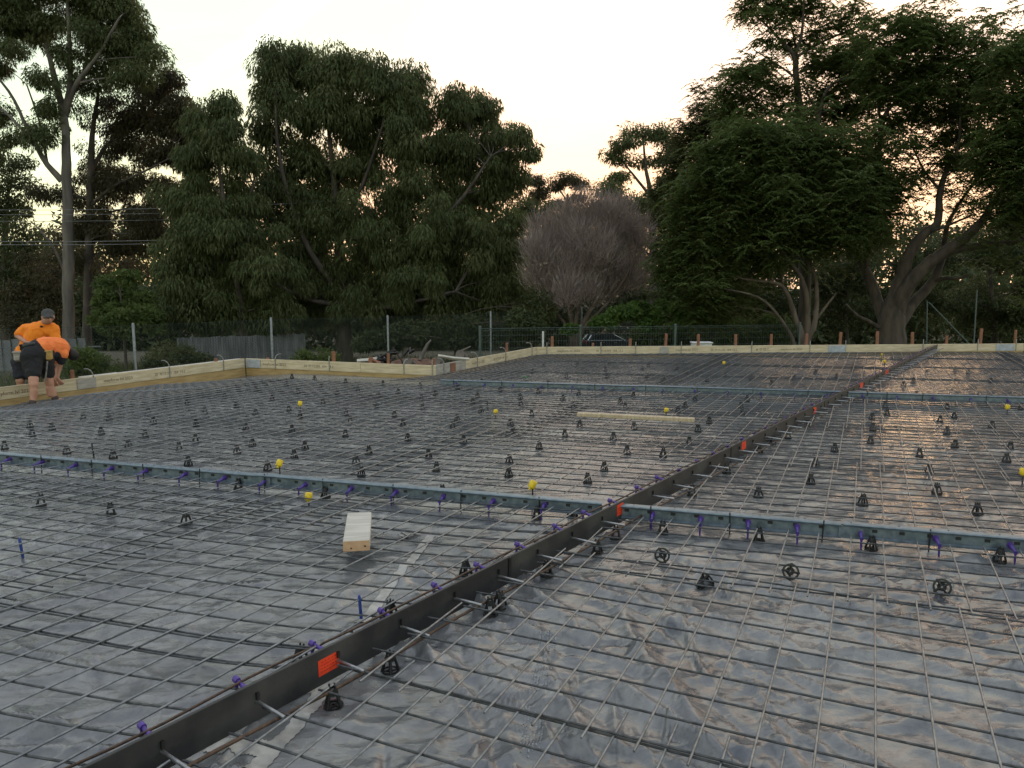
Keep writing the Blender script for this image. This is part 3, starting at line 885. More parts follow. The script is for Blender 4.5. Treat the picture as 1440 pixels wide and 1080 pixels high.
# ------------------------------------------------------------------ galvanised joints
def steel_joint(a, b, s_cuts, slots, label, sleeves, s_off):
    d = (b - a)[:2]; L = float(np.linalg.norm(d)); d = d / L
    rz = math.atan2(d[1], d[0])
    root = empty("steel_joint", (a[0], a[1], 0), rz, label, "joint former", "galvanised steel joints across the slab")
    # local x along the joint, -y towards the camera
    for k in range(len(s_cuts) - 1):
        x0, x1 = s_cuts[k] + 0.004, s_cuts[k + 1] - 0.004
        dz = 0.006 * (k % 2)
        dy = -0.004 * (k % 2)
        mb = MB()
        prof = [(0.014, 0.160), (-0.034, 0.156), (-0.038, 0.148), (-0.034, 0.138), (-0.014, 0.132), (-0.014, 0.070), (-0.024, 0.062), (-0.024, 0.052)]
        n = len(prof)
        vs = []
        for (x) in (x0, x1):
            for (y, z) in prof: vs.append((x, y + dy, z + dz - 0.006))
            for (y, z) in prof[::-1]: vs.append((x, y + dy + 0.0025 if z < 0.158 else y + dy, z + dz - 0.0085))
        m2 = 2 * n
        fs = [(i, (i + 1) % m2, m2 + (i + 1) % m2, m2 + i) for i in range(m2)]
        mb.add(vs, [tuple(reversed(f)) for f in fs])
        mb.build("steel_channel", M["galv"], root)
    for s in s_cuts[1:-1]:
        MB().bevbox((s + 0.06, -0.026, 0.092), (0.16, 0.006, 0.085), 0.002).build("connector", M["galv"], root)
    x = s_cuts[0] + 0.25
    sk = MB().tube([(0, -0.036, 0.165), (0, -0.036, -0.01)], 0.005, 6).mesh("steel_stake", M["black"])
    while x < s_cuts[-1]:
        link("steel_stake", sk, root, (x + random.uniform(-.03, .03), 0, 0), (0, random.uniform(-.05, .05), 0))
        x += 0.82 if not slots else 0.62
    if slots:
        me = MB().bevbox((0, 0, 0), (0.034, 0.003, 0.021), 0.0012).mesh("slot_hole", M["slot"])
        x = s_cuts[0] + 0.1
        while x < s_cuts[-1] - 0.05:
            link("slot_hole", me, root, (x, -0.0185, 0.112))
            x += 0.17
        mh = MB().tube([(0, 0, 0.0), (0, 0, 0.0016)], 0.005, 8).mesh("nail_hole", M["slot"])
        x = s_cuts[0] + 0.15
        while x < s_cuts[-1] - 0.05:
            link("nail_hole", mh, root, (x, -0.008, 0.1585))
            x += 0.30
    mbs = MB()
    mbs.tube([(0, -0.020, 0.100), (0, -0.028, 0.100)], 0.024, 12)
    mbs.tube([(0, -0.024, 0.100), (0, -0.085, 0.092), (0, -0.09, 0.090), (0, -0.135, 0.084)], [0.015, 0.014, 0.010, 0.009], 10)
    mbs.tube([(0, -0.130, 0.084), (0, -0.148, 0.082)], 0.014, 10)
    mbs.tube([(0, -0.138, 0.082), (0, -0.138, 0.05), (0, -0.138, 0.004)], [0.008, 0.009, 0.007], 8)
    me = mbs.mesh("dowel_sleeve", M["purple"])
    for s in sleeves:
        o_ = link("dowel_sleeve", me, root, (s + random.uniform(-.015, .015), 0, random.uniform(-.004, .004)), (0, 0, random.uniform(-.10, .10)))
        o_.scale = (0.75, 0.7, 0.9) if not slots else (0.82, 0.85, 1.0)
    return root, d, L
sj1 = [2.617 - 0.415 * 7 + 0.415 * k for k in range(15)]
sj1r = [6.373, 6.707, 7.041, 7.368, 7.776, 8.248, 8.679, 9.1, 9.5, 9.9]
s_cross = 6.05
steel_joint(M1A, M1B, [-2.2, 2.95, s_cross - 0.06], True, "near galvanised steel joint left of the dark joint, with purple dowel sleeves", [s for s in sj1 if s < 5.9], 0)
steel_joint(M1A, M1B, [s_cross + 0.02, 7.66, 11.5], True, "near galvanised steel joint right of the dark joint, with slotted face", sj1r, 0)
# the far joint meets the dark one at about x = 1190
_c = at(1189, 549, 0.16)
s2c = float((_c - M2A)[:2] @ M2D)
sl2 = [0.3 + 0.5 * k for k in range(40)]
steel_joint(M2A, M2B, [0.0, 3.4, s2c - 0.05], False, "far pale blue steel joint left of the dark joint, starting at the projecting corner", [s for s in sl2 if s < s2c - 0.2], 0)
steel_joint(M2A, M2B, [s2c + 0.03, s2c + 3.6, 17.0], False, "far pale blue steel joint right of the dark joint, running out of the frame", [s for s in sl2 if s2c + 0.2 < s < 16.5], 0)

# ------------------------------------------------------------------ reinforcing mesh
ZM = 0.086
def half(p, n):
    p = np.array(p[:2], float); n = np.array(n, float); n = n / np.linalg.norm(n)
    return (p, n)                      # keeps (x - p).n >= 0
JR = half(J0[:2] + JN * 0.035, JN); JL = half(J0[:2] - JN * 0.045, -JN)
M1N = half(M1A[:2] - MN * 0.05, -MN); M1F = half(M1A[:2] + MN * 0.04, MN)
M2Nn = half(M2A[:2] - M2N * 0.05, -M2N); M2F = half(M2A[:2] + M2N * 0.05, M2N)
WH = [half(w_.a - w_.out * 0.10, -w_.out) for w_ in WL]
LEFT = half((0, 0), (math.cos(R(43)), math.sin(R(43))))
RIGHT = half((0, 0), (-math.cos(R(54)), math.sin(R(54))))
NEAR = half((0, 0.55), (0, 1))
def clip(p, q, hs, jit=0.0):
    t0, t1 = 0.0, 1.0
    d = q - p; L = np.linalg.norm(d)
    for (o, n) in hs:
        a = (p - o) @ n - random.uniform(0, jit); b = d @ n
        if abs(b) < 1e-9:
            if a < 0: return None
            continue
        t = -a / b
        if b > 0: t0 = max(t0, t)
        else: t1 = min(t1, t)
    if (t1 - t0) * L < 0.12: return None
    return p + d * t0, p + d * t1
SHEETS = []
def mesh_z(x, y, az):
    return ZM + 0.010 * fbm(x * 0.9 + az, y * 0.9, 2) - film_dip(x, y)
def sheet(label, o, azl, azt, u0, u1, v0, v1, hs, dz=0.0, r=0.0054, jit=0.09, loft=0.0):
    """one welded sheet: u along the cross wires, v along the long wires, 200 mm squares"""
    o = np.array(o[:2], float)
    Lg = np.array([math.sin(R(azl)), math.cos(R(azl))]); Tv = np.array([math.sin(R(azt)), math.cos(R(azt))])
    root = None
    cnt = 0
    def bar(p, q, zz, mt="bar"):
        nonlocal root, cnt
        c = clip(p, q, hs, jit)
        if c is None: return
        a, b = c
        mid = (a + b) / 2
        if mid[1] < 0.3: return
        if root is None:
            root = empty("reinforcing_mesh", (o[0], o[1], 0), 0, label, "steel mesh", "mesh sheets laid over the plastic")
        L = np.linalg.norm(b - a)
        n = max(2, int(L / 0.35) + 1)
        pts = []
        for k in range(n + 1):
            p_ = a + (b - a) * k / n
            lift = 0.0
            if loft:
                dj = abs((p_ - J0[:2]) @ JN)
                lift = loft * math.exp(-(dj / 0.35) ** 2)
            pts.append((p_[0] - o[0], p_[1] - o[1], float(mesh_z(p_[0], p_[1], azl)) + zz + lift))
        MB().tube(pts, r, 5, smooth=True).build("bar", M[mt], root)
        cnt += 1
    k = 0
    nu = int(round((u1 - u0) / 0.2)); nv = int(round((v1 - v0) / 0.2))
    for i in range(nu + 1):
        u = u0 + 0.2 * i + random.uniform(-.004, .004)
        bar(o + Tv * u + Lg * (v0 - 0.09), o + Tv * u + Lg * (v1 + 0.09), dz + 0.009, "bar_lit")
    for j in range(nv + 1):
        v = v0 + 0.2 * j + random.uniform(-.004, .004)
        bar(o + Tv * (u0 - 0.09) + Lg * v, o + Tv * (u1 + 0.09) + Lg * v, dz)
    if root is not None: SHEETS.append((label, cnt))

# right of the dark joint, between the near blue joint and the camera
A1o = at(1241, 744, ZM)
hA = [JR, M1N, NEAR, RIGHT]
sheet("mesh sheet right of the dark joint, touching the near blue joint, behind the toppled chairs", A1o, 24.5, 107.5, -3.0, 4.4, -1.36, 0.04, hA, 0.0)
A2o = at(1231, 1002, ZM)
sheet("mesh sheet right of the dark joint, in the right foreground over the crumpled plastic", A2o, 25.0, 114.5, -4.2, 4.2, -0.6, 1.15, hA, 0.012)
sheet("mesh sheet at the bottom edge of the photo, right of the dark joint", A2o + 0, 25.0, 115.0, -4.1, 3.3, -3.0, -0.52, hA, -0.004)
# left of the dark joint, nearer than the near blue joint
Bo = at(600, 745, ZM)
hB = [JL, M1N, NEAR, LEFT]
sheet("mesh sheet along the near blue joint, left of the dark joint, beyond the short offcut", Bo, 27.5, 107.0, -1.0, 5.0, -0.10, 2.3, hB, 0.010, loft=0.02)
sheet("mesh sheet along the near blue joint at the left edge of the photo", Bo, 27.5, 107.0, -7.2, -0.8, -0.14, 2.26, hB, 0.0, loft=0.02)
sheet("mesh sheet left of the dark joint, under and below the short timber offcut", Bo, 27.5, 107.0, -1.62, 4.4, -2.06, 0.14, hB, 0.0, loft=0.03)
sheet("mesh sheet in the left foreground around the blue peg", Bo, 27.3, 107.0, -7.8, -1.4, -2.02, 0.18, hB, 0.012, loft=0.03)
sheet("mesh sheet in the bottom left corner of the photo", Bo, 27.7, 107.0, -4.2, 2.4, -4.3, -1.90, hB, 0.010, loft=0.03)
# between the two blue joints, left of the dark joint
Co = at(700, 668, ZM)
hC = [JL, M1F, M2Nn, WH[0], WH[1], LEFT]
rows = [(-0.4, 1.9, "nearest row"), (1.74, 4.14, "second row"), (3.98, 6.38, "third row"), (6.22, 8.62, "fourth row"), (8.46, 10.86, "farthest row")]
for ri, (v0, v1, rn) in enumerate(rows):
    for ui, (u0, u1, un) in enumerate([(-12.6, -6.8, "left end"), (-7.0, -1.0, "in the middle"), (-1.2 + 0.1 * ri, 4.8 + 0.1 * ri, "beside it")]):
        sheet("mesh sheet between the blue joints, left of the dark one, %s, %s" % (rn, un), Co, 25.5, 107.3, u0 + 0.37 * ri % 0.6, u1 + 0.37 * ri % 0.6, v0, v1, hC, 0.006 * ((ri + ui) % 3))
# between the two blue joints, right of the dark joint
Do = at(1242, 716, ZM)
hD = [JR, M1F, M2Nn, RIGHT]
rows = [(-0.5, 1.5, "nearest row"), (1.34, 3.74, "second row"), (3.58, 5.98, "third row"), (5.82, 8.22, "farthest row")]
for ri, (v0, v1, rn) in enumerate(rows):
    for ui, (u0, u1, un) in enumerate([(-2.4 - 0.1 * ri, 3.0, "beside it"), (2.8, 8.8, "right edge")]):
        sheet("mesh sheet between the blue joints, right of the dark one, %s, %s" % (rn, un), Do, 24.6, 107.0, u0 + 0.13 * ri, u1 + 0.13 * ri, v0, v1, hD, 0.006 * ((ri + ui) % 3))
# beyond the far blue joint
Eo = at(1000, 540, ZM)
hE = [JL, M2F, WH[2], WH[3], LEFT]
for ri, (v0, v1, rn) in enumerate([(-1.2, 1.2, "near row"), (1.04, 3.44, "second row"), (3.28, 5.68, "third row"), (5.52, 7.9, "last row")]):
    for ui, (u0, u1, un) in enumerate([(-6.6, -0.6, "left half"), (-0.8, 5.2, "beside it")]):
        sheet("mesh sheet beyond the far blue joint, left of the dark one, %s, %s" % (rn, un), Eo, 25.3, 103.0, u0, u1, v0, v1, hE, 0.006 * ((ri + ui) % 3))
Fo = at(1330, 545, ZM)
hF = [JR, M2F, WH[3], RIGHT]
for ri, (v0, v1, rn) in enumerate([(-1.2, 1.2, "near row"), (1.04, 3.44, "second row"), (3.28, 5.68, "third row"), (5.52, 7.9, "last row")]):
    for ui, (u0, u1, un) in enumerate([(-4.0, 2.0, "beside it"), (1.8, 7.8, "right edge")]):
        sheet("mesh sheet beyond the far blue joint, right of the dark one, %s, %s" % (rn, un), Fo, 25.0, 103.0, u0, u1, v0, v1, hF, 0.006 * ((ri + ui) % 3))

# ------------------------------------------------------------------ bar chairs
def chair_mesh(h=0.094, rb=0.042, thick=1.3):
    mb = MB()
    # flat ring base with a small hub and four spokes
    w_ = 0.008 * thick
    mb.lathe([(rb, 0.0), (rb, 0.006), (rb - w_, 0.006), (rb - w_, 0.0), (rb, 0.0)], 18, smooth=False)
    for k in range(4):
        a = math.pi / 4 + k * math.pi / 2
        c, s = math.cos(a), math.sin(a)
        mb.tube([(c * (rb - 0.004), s * (rb - 0.004), 0.003), (c * 0.012, s * 0.012, 0.003)], 0.0036 * thick, 4)
        mb.tube([(c * (rb - 0.004), s * (rb - 0.004), 0.003), (c * 0.020, s * 0.020, h * 0.66), (c * 0.014, s * 0.014, h * 0.84), (c * 0.016, s * 0.016, h)], [0.0062 * thick, 0.0062, 0.0062, 0.0042], 5)
    mb.lathe([(0.014, 0.0), (0.014, 0.006), (0.007, 0.006), (0.007, 0.0), (0.014, 0.0)], 10, smooth=False)
    mb.lathe([(0.026, h * 0.56), (0.020, h * 0.86), (0.008, h * 0.88), (0.008, h * 0.56), (0.026, h * 0.56)], 10, smooth=False)
    return mb.mesh("bar_chair", M["black"])
def onfilm(px, py):
    """where the view through a photo pixel meets the plastic sheet"""
    z = 0.0
    for _ in range(12):
        p = at(px, py, z); z = float(film_z(p[0], p[1]))
    return p
ME_CH = chair_mesh()
ME_CH2 = chair_mesh(0.098, 0.043)
ME_CH3 = chair_mesh(0.09, 0.050, 1.5)
chairs = []
def chair(px, py, label, grp, me=None, sc=1.0):
    p = onfilm(px, py)
    o = link("bar_chair", me or random.choice([ME_CH, ME_CH, ME_CH2]), None, (p[0], p[1], float(film_z(p[0], p[1])) + 0.001), (random.uniform(-.04, .04), random.uniform(-.04, .04), random.uniform(0, 3.1)))
    o.scale = (sc, sc, sc)
    chairs.append(o)
    return tag(o, label, "bar chair", grp)
c1 = [(20,695),(137,640),(127,605),(220,615),(283,715),(352,570),(462,575),(428,635),(515,527),(478,735),(543,690),(613,645),(625,545),(648,588),(688,498),(757,700),(788,508),(795,765),(826,665),(828,600),(855,475),(865,545),(948,478),(997,520),(1000,715),(1037,615),(1065,683),(1078,553),(1080,452),(1120,425),(1130,785),(1148,488),(1210,428),(1220,535),(1232,397),(1232,625),(1242,735),(1258,460),(1267,565),(1287,697),(1327,405),(1355,437),(1363,503),(1423,468)]
c2 = [(18,327),(70,357),(158,388),(176,337),(240,370),(333,345),(397,380),(338,398),(148,430),(343,438),(20,462),(38,495),(224,470),(260,507),(17,553),(281,570),(117,627),(63,668),(368,637),(401,698),(85,720),(470,517),(489,487),(516,580),(491,355),(555,412),(574,388),(592,327),(590,453),(669,362),(755,395),(758,422),(803,465),(714,505),(724,540),(830,370),(835,605),(709,665),(707,722),(943,555),(978,432),(935,400),(873,340),(1001,380),(1006,512),(1039,748),(1109,697),(1147,565),(1177,413),(1198,432),(1205,627),(1232,387),(1235,522),(1357,638),(1420,450),(1160,355),(1357,360),(1362,318),(806,285),(853,258),(950,305),(995,250),(1120,305),(1115,275),(1130,250),(1290,303),(1270,272),(1295,257),(1417,270)]
c3 = [(15,292),(102,320),(52,400),(10,430),(28,582),(65,532),(112,497),(107,365),(365,375),(530,380),(245,432),(250,463),(272,402),(180,300),(290,315),(375,332),(470,315),(562,285),(648,305),(717,270),(510,262),(930,340),(973,325),(1030,288),(1205,287),(1150,275),(1300,325),(855,430),(862,462),(798,480),(802,528),(792,582),(640,615),(561,680),(540,752),(320,810),(760,842),(999,638),(1040,707),(1072,800),(1148,597),(1114,543),(1085,490),(1114,435),(1145,475),(1303,515),(1382,605),(1366,660),(1243,880),(1425,440),(985,385),(1245,395),(1415,405),(185,705),(325,625),(380,585),(40,800),(445,560),(525,510),(590,460),(705,395),(770,385)]
pts = [(x / 3, 400 + y / 3) for x, y in c1] + [(480 + x / 3, 430 + y / 3) for x, y in c2] + [(960 + x / 3, 430 + y / 3) for x, y in c3]
pts += [(58, 711), (156, 724), (262, 737)]
seen = []
G = {"C": ("one of many black bar chairs between the blue joints, left of the dark joint", "bar chairs between the blue joints, left"),
     "D": ("one of many black bar chairs between the blue joints, right of the dark joint", "bar chairs between the blue joints, right"),
     "E": ("one of many black bar chairs beyond the far blue joint, left of the dark joint", "bar chairs beyond the far blue joint, left"),
     "F": ("one of many black bar chairs beyond the far blue joint, right of the dark joint", "bar chairs beyond the far blue joint, right")}
for (px, py) in pts:
    if any(abs(px - a) < 4 and abs(py - b) < 3 for a, b in seen): continue
    seen.append((px, py))
    p = at(px, py, 0.0)[:2]
    if any((p - o_) @ n_ < 0.0 for o_, n_ in WH[:4][0:2]) and py < 530 and px < 600: continue
    right = (p - J0[:2]) @ JN > 0
    if (p - M1A[:2]) @ MN < 0: key = "B"
    elif (p - M2A[:2]) @ M2N > 0: key = "F" if right else "E"
    else: key = "D" if right else "C"
    if key == "B": continue
    dj = (p - J0[:2]) @ JN
    if -0.05 < dj < 0.06: continue
    chair(px, py, G[key][0], G[key][1])
# the ones that something near them singles out
def single(bay, ref, text):
    best = None
    for o in chairs:
        if o["group"] != G[bay][1] or o.get("single"): continue
        q = proj(o.location)
        if not (0 < q[0] < 1440): continue
        d_ = (o.location.x - ref[0]) ** 2 + (o.location.y - ref[1]) ** 2
        if best is None or d_ < best[0]: best = (d_, o)
    if best:
        best[1]["label"] = text; best[1]["single"] = 1
for bay, (rx, ry), text in [("C", (393, 665), "black bar chair nearest the yellow cap behind the near blue joint"), ("C", (422, 585), "black bar chair nearest the yellow cap in the middle of the left bay"),
                            ("C", (697, 585), "black bar chair nearest the yellow cap left of the long plank"), ("C", (740, 700), "black bar chair nearest the tilted yellow cap left of the crossing"),
                            ("C", (820, 588), "black bar chair nearest the long plank's left end"), ("C", (975, 592), "black bar chair nearest the long plank's right end"), ("C", (70, 578), "black bar chair nearest the bending person's feet"),
                            ("C", (345, 530), "black bar chair nearest the far left corner of the formwork"), ("C", (610, 530), "black bar chair nearest the projecting formwork corner, this side of the far blue joint"),
                            ("C", (5, 632), "black bar chair at the left edge just behind the near blue joint"), ("D", (1417, 580), "black bar chair nearest the yellow cap at the right, before the far blue joint"),
                            ("D", (1439, 675), "black bar chair nearest the yellow cap cut by the right edge"), ("D", (1247, 575), "black bar chair nearest the thin dark peg before the far blue joint"),
                            ("E", (1018, 515), "black bar chair nearest the yellow cap beyond the far blue joint"), ("E", (737, 533), "black bar chair nearest the bright green clip"), ("F", (1300, 505), "black bar chair nearest the far end of the dark joint, right side"),
                            ("F", (1440, 520), "black bar chair beyond the far blue joint, farthest to the right")]:
    single(bay, at(rx, ry, 0.0), text)
g = "bar chairs nearer than the near blue joint"
for (px, py, lab) in [(58, 711, "black bar chair left of the dark joint, nearest the left edge, under the near mesh"), (156, 724, "black bar chair left of the dark joint, second from the left edge, near mesh"),
                      (262, 737, "black bar chair left of the dark joint, third from the left edge, near mesh"),
                      (469, 993, "black bar chair standing close to the dark joint below the nearest orange label"), (549, 944, "black bar chair beside the dark joint, right of the nearest orange label"),
                      (703, 853, "taller black bar chair beside the dark joint, behind a second chair"), (690, 864, "black bar chair in front of the taller one beside the dark joint"),
                      (769, 811, "black bar chair beside the dark joint, between the paired chairs and the blue joint"), (840, 778, "black bar chair beside the dark joint, left of the leftmost toppled chair"),
                      (866, 758, "black bar chair beside the dark joint, just below the second orange label"), (932, 750, "black bar chair just right of the dark joint, below the near blue joint"),
                      (1067, 760, "black bar chair below the near blue joint, fourth purple sleeve from the crossing"), (1225, 773, "black bar chair below the near blue joint, beside the upright purple peg"),
                      (1405, 790, "black bar chair below the near blue joint at the right edge of the photo"),
                      (755, 730, "black bar chair under the near blue joint, below the yellow cap left of the crossing"), (458, 700, "black bar chair under the near blue joint, beside the low yellow cap"),
                      (335, 688, "black bar chair under the near blue joint, left of the low yellow cap"), (423, 934, "black bar chair behind the dark joint beside the nearest purple sleeve"),
                      (655, 808, "black bar chair behind the dark joint, right of the pale tape"), (550, 868, "black bar chair behind the dark joint at the foot of the pale tape"), (805, 726, "black bar chair behind the dark joint just before the crossing"),
                      (622, 697, "black bar chair under the near blue joint, right of the offcut")]:
    chair(px, py, lab, g, ME_CH2)
# knocked-over chairs
def toppled(px, py, z, rot, label):
    p = at(px, py, z)
    o = link("bar_chair", ME_CH3, None, p, rot)
    return tag(o, label, "bar chair", "toppled bar chairs right of the dark joint")
for (px, py, lab, spin, tilt) in [(931, 781, "toppled black bar chair showing its round base, leftmost of the three wheel-like ones", 0.3, R(-6)), (1112, 804, "toppled black bar chair showing its round base, middle of the three wheel-like ones", 0.9, R(4)),
                            (1325, 826, "toppled black bar chair showing its round base, rightmost of the three wheel-like ones", 0.15, R(2))]:
    p = at(px, py, 0.060)
    az = math.atan2(p[0], p[1])
    # base faces the camera: chair axis lies roughly level, pointing away and a little down
    rot = (Matrix.Rotation(-az + tilt, 3, "Z") @ Matrix.Rotation(R(-106), 3, "X") @ Matrix.Rotation(spin, 3, "Z")).to_euler()
    toppled(px, py, 0.066, rot, lab)
p = at(1003, 822, 0.048)
toppled(996, 815, 0.045, (Matrix.Rotation(R(28), 3, "Z") @ Matrix.Rotation(R(-112), 3, "Y") @ Matrix.Rotation(0.4, 3, "Z")).to_euler(), "toppled black bar chair lying on its side between two wheel-like ones")

# ------------------------------------------------------------------ yellow caps on rods
def cap(px, py, label, tilt=0.0, hh=0.14, sc=1.0):
    """px,py = centre of the cap"""
    z = hh
    p = at(px, py, z)
    root = empty("rebar_cap", (p[0], p[1], float(film_z(p[0], p[1]))), random.uniform(0, 3), label, "rebar cap", "yellow caps on short rods")
    rz = z - float(film_z(p[0], p[1]))
    MB().tube([(0, 0, 0), (0, 0, rz)], 0.006, 6).build("rod", M["black"], root)
    mb = MB()
    mb.lathe([(0.0, 0.03), (0.024, 0.03), (0.029, 0.026), (0.030, -0.026), (0.027, -0.03), (0.0, -0.03)], 16)
    mb.lathe([(0.012, -0.03), (0.012, -0.05), (0.007, -0.05)], 10)
    o = mb.build("cap_head", M["yellow"], root, (0, 0, rz), (tilt, 0, 0))
    root.scale = (sc, sc, 1)
    return root
for (px, py, lab, tilt, hh) in [(393, 651, "yellow cap on a rod just behind the near blue joint, left part", 0.5, 0.16), (434, 698, "yellow cap low in front of the near blue joint, above the offcut's left", 0.1, 0.085),
                            (749, 681, "yellow tilted cap standing behind the near blue joint, left of the crossing", 0.5, 0.21), (422, 567, "yellow cap on a rod in the middle of the left bay", 0.3, 0.15),
                            (697, 579, "yellow cap in the left bay, left of the long plank", 0.2, 0.10), (937, 577, "yellow cap just behind the long plank", 0.2, 0.11),
                            (1018, 510, "yellow cap beyond the far blue joint, left of the dark joint", 0.0, 0.13), (1244, 508, "yellow cap close to the far end of the dark joint, left side", 0.1, 0.13),
                            (1417, 572, "yellow cap right of the dark joint, just nearer than the far blue joint", 0.2, 0.13), (1439, 663, "yellow cap cut by the right edge of the photo", 0.1, 0.12)]:
    cap(px, py, lab, tilt, hh)
_p = at(1240, 499, 0.10)
o = tag(MB().tube([(0, 0, -0.1), (0, 0, 0.04)], 0.02, 8).build("green_marker", M["yellow"], None, _p), "tiny yellow marker near the far formwork, left of the dark joint's end", "marker")
_p = at(737, 530, 0.06)
o = tag(MB().bevbox((0, 0, 0), (0.07, 0.05, 0.03), 0.006).tube([(0.03, 0, 0), (0.10, 0.01, -0.03)], 0.008, 6).build("green_clip", M["green"], None, _p), "small bright green plastic clip beyond the far blue joint's start", "clip")

# ------------------------------------------------------------------ pegs, planks
def bluepeg(px, py, h, label, r=0.009, mat="blue"):
    p = at(px, py, 0.0)
    z = float(film_z(p[0], p[1]))
    o = MB().tube([(0, 0, 0), (0, 0, h * 0.92), (0, 0, h)], [r, r, r * 0.6], 8).tube([(0, 0, h * 0.2), (0.012, 0, h * 0.2)], 0.004, 5).build("blue_peg", M[mat], None, (p[0], p[1], z), (R(3), R(-3), 0))
    return tag(o, label, "peg", "thin pegs standing through the mesh")
bluepeg(32, 783, 0.14, "blue peg standing through the mesh near the left edge")
bluepeg(508, 868, 0.14, "blue peg standing beside the dark joint above the nearest orange label")
bluepeg(132, 642, 0.15, "thin dark peg behind the near blue joint on the left", 0.008, "black")
bluepeg(618 / 3 * 1.0 + 480, 577, 0.14, "thin dark peg standing left of the yellow cap by the long plank", 0.007, "black")
bluepeg(1247, 568, 0.17, "thin dark peg in front of the far blue joint, right of the dark joint", 0.007, "black")

def plank(p0, p1, wd, th, zb, mat, label, end=None, roll=0.0):
    a = np.array(p0[:2]); b = np.array(p1[:2])
    L = float(np.linalg.norm(b - a)); d = (b - a) / L
    o = MB().bevbox((0, 0, th / 2), (wd, L - 0.004, th), 0.004).build("timber_plank", M[mat], None, (*((a + b) / 2), zb), (0, roll, math.atan2(-d[0], d[1])))
    if end:
        MB().box((0, -L / 2, th / 2), (wd - 0.002, 0.003, th - 0.002)).build("cut_end", M[end], o)
        nl = MB()
        nl.tube([(wd * 0.32, -L / 2 - 0.004, th * 0.45), (wd * 0.32, -L / 2 + 0.01, th * 0.45)], 0.006, 8)
        nl.tube([(-wd * 0.2, -L / 2 - 0.004, th * 0.3), (-wd * 0.2, -L / 2 + 0.01, th * 0.3)], 0.006, 8)
        nl.build("knot", M["rod"], o)
    return tag(o, label, "plank")
zt = ZM + 0.018
pk = at(501, 759, zt + 0.075); pf = at(505.5, 719, zt + 0.075)
plank(pk, pf, 0.168, 0.068, zt, "plank", "short thick pale timber offcut lying on the mesh left of the dark joint", "plank_end")
pa = at(812, 580, zt + 0.045); pb = at(977, 588, zt + 0.045)
plank(pa, pb, 0.10, 0.045, zt, "tan", "long narrow pale plank lying on the mesh in the middle bay, before a yellow cap")

# crumpled offcuts of film beside the short plank
mb = MB()
c = at(575, 752, 0)
for k in range(7):
    a = random.uniform(0, 6.28)
    p = np.array([c[0] + random.uniform(-.05, .1), c[1] + random.uniform(-.04, .04)])
    vs = []
    for q in range(3):
        aa = a + q * 2.1 + random.uniform(-.3, .3)
        vs.append((p[0] - c[0] + 0.05 * math.cos(aa), p[1] - c[1] + 0.04 * math.sin(aa), random.uniform(0.005, 0.05)))
    mb.add(vs, [(0, 1, 2)])
o = mb.build("film_scrap", M["tape"], None, (c[0], c[1], float(film_z(c[0], c[1]))))
tag(o, "small crumpled pale scrap of film right of the short timber offcut", "scrap")

# ------------------------------------------------------------------ soil heap and the things on it
def mound():
    c = atY(585, 512, 18.5)
    n = 44
    V = []; Fq = []
    for i in range(n):
        for j in range(n):
            x = -2.3 + 4.6 * i / (n - 1); y = -1.5 + 3.0 * j / (n - 1)
            r = math.hypot(x / 2.2, y / 1.4)
            h = 1.05 * max(0, 1 - r ** 1.6)
            h += (0.12 * float(fbm(x * 2 + 5, y * 2, 4)) + 0.10 * float(fbm(x * 7 + 1, y * 7, 3))) * (1 if r < 1 else 0.4)
            V.append((x, y, h - 0.08))
    for i in range(n - 1):
        for j in range(n - 1):
            a = i * n + j
            Fq.append((a, a + n, a + n + 1, a + 1))
    gz = float(ground_h(c[0], c[1]))
    o = link("soil_heap", np_mesh("soil_heap", np.array(V), np.array(Fq), M["dirt"], False), None, (c[0], c[1], gz))
    tag(o, "reddish brown soil heap behind the projecting formwork corner", "soil heap")
mound()
def stick(pts, rr, mat, name, label, cat, Y=17.6, grp=None):
    P = [atY(px, py, Y + dy) for (px, py, dy) in pts]
    o = MB().tube([p - P[0] for p in P], rr, 6).build(name, M[mat], None, P[0])
    return tag(o, label, cat, grp)
stick([(590, 507, 0), (596, 495, 0.1), (601, 484, 0.1), (606, 478, 0.2)], [0.05, 0.045, 0.03, 0.015], "bark_gum", "broken_branch", "pale broken branch standing upright on the soil heap", "branch", 17.6)
stick([(641, 502, 0), (648, 494, 0.1), (662, 487, 0.2)], [0.04, 0.03, 0.012], "bark_gum", "broken_branch", "thin broken branch leaning right of the soil heap, behind the white board", "branch", 17.4)
stick([(552, 489, 0), (560, 500, 0), (566, 508, 0)], [0.012, 0.02, 0.025], "bark_dark", "broken_branch", "thin dark twig leaning on the soil heap's left side", "branch", 17.6)
def bent_board(x0, y0, x1, y1, Y, th, mat, label, name="timber_plank"):
    a = atY(x0, y0, Y); b = atY(x1, y1, Y + 0.2)
    o = MB().tube([(0, 0, 0), (b - a) * 0.5 + np.array([0, 0, -0.015]), b - a], th, 4, smooth=False).build(name, M[mat], None, a)
    return tag(o, label, "plank", "loose boards on the soil heap")
bent_board(616, 500, 660, 505, 16.2, 0.03, "plank", "whitish board lying across the right end of the soil heap")
bent_board(627, 503, 655, 506, 16.4, 0.028, "plank", "pale board under the whitish one at the soil heap's right end")
bent_board(520, 505, 534, 512, 16.7, 0.06, "peg", "short reddish board leaning behind the formwork left of the soil heap")
bent_board(502, 508, 541, 503, 17.2, 0.05, "plank", "pale board lying level behind the formwork, left of the soil heap")
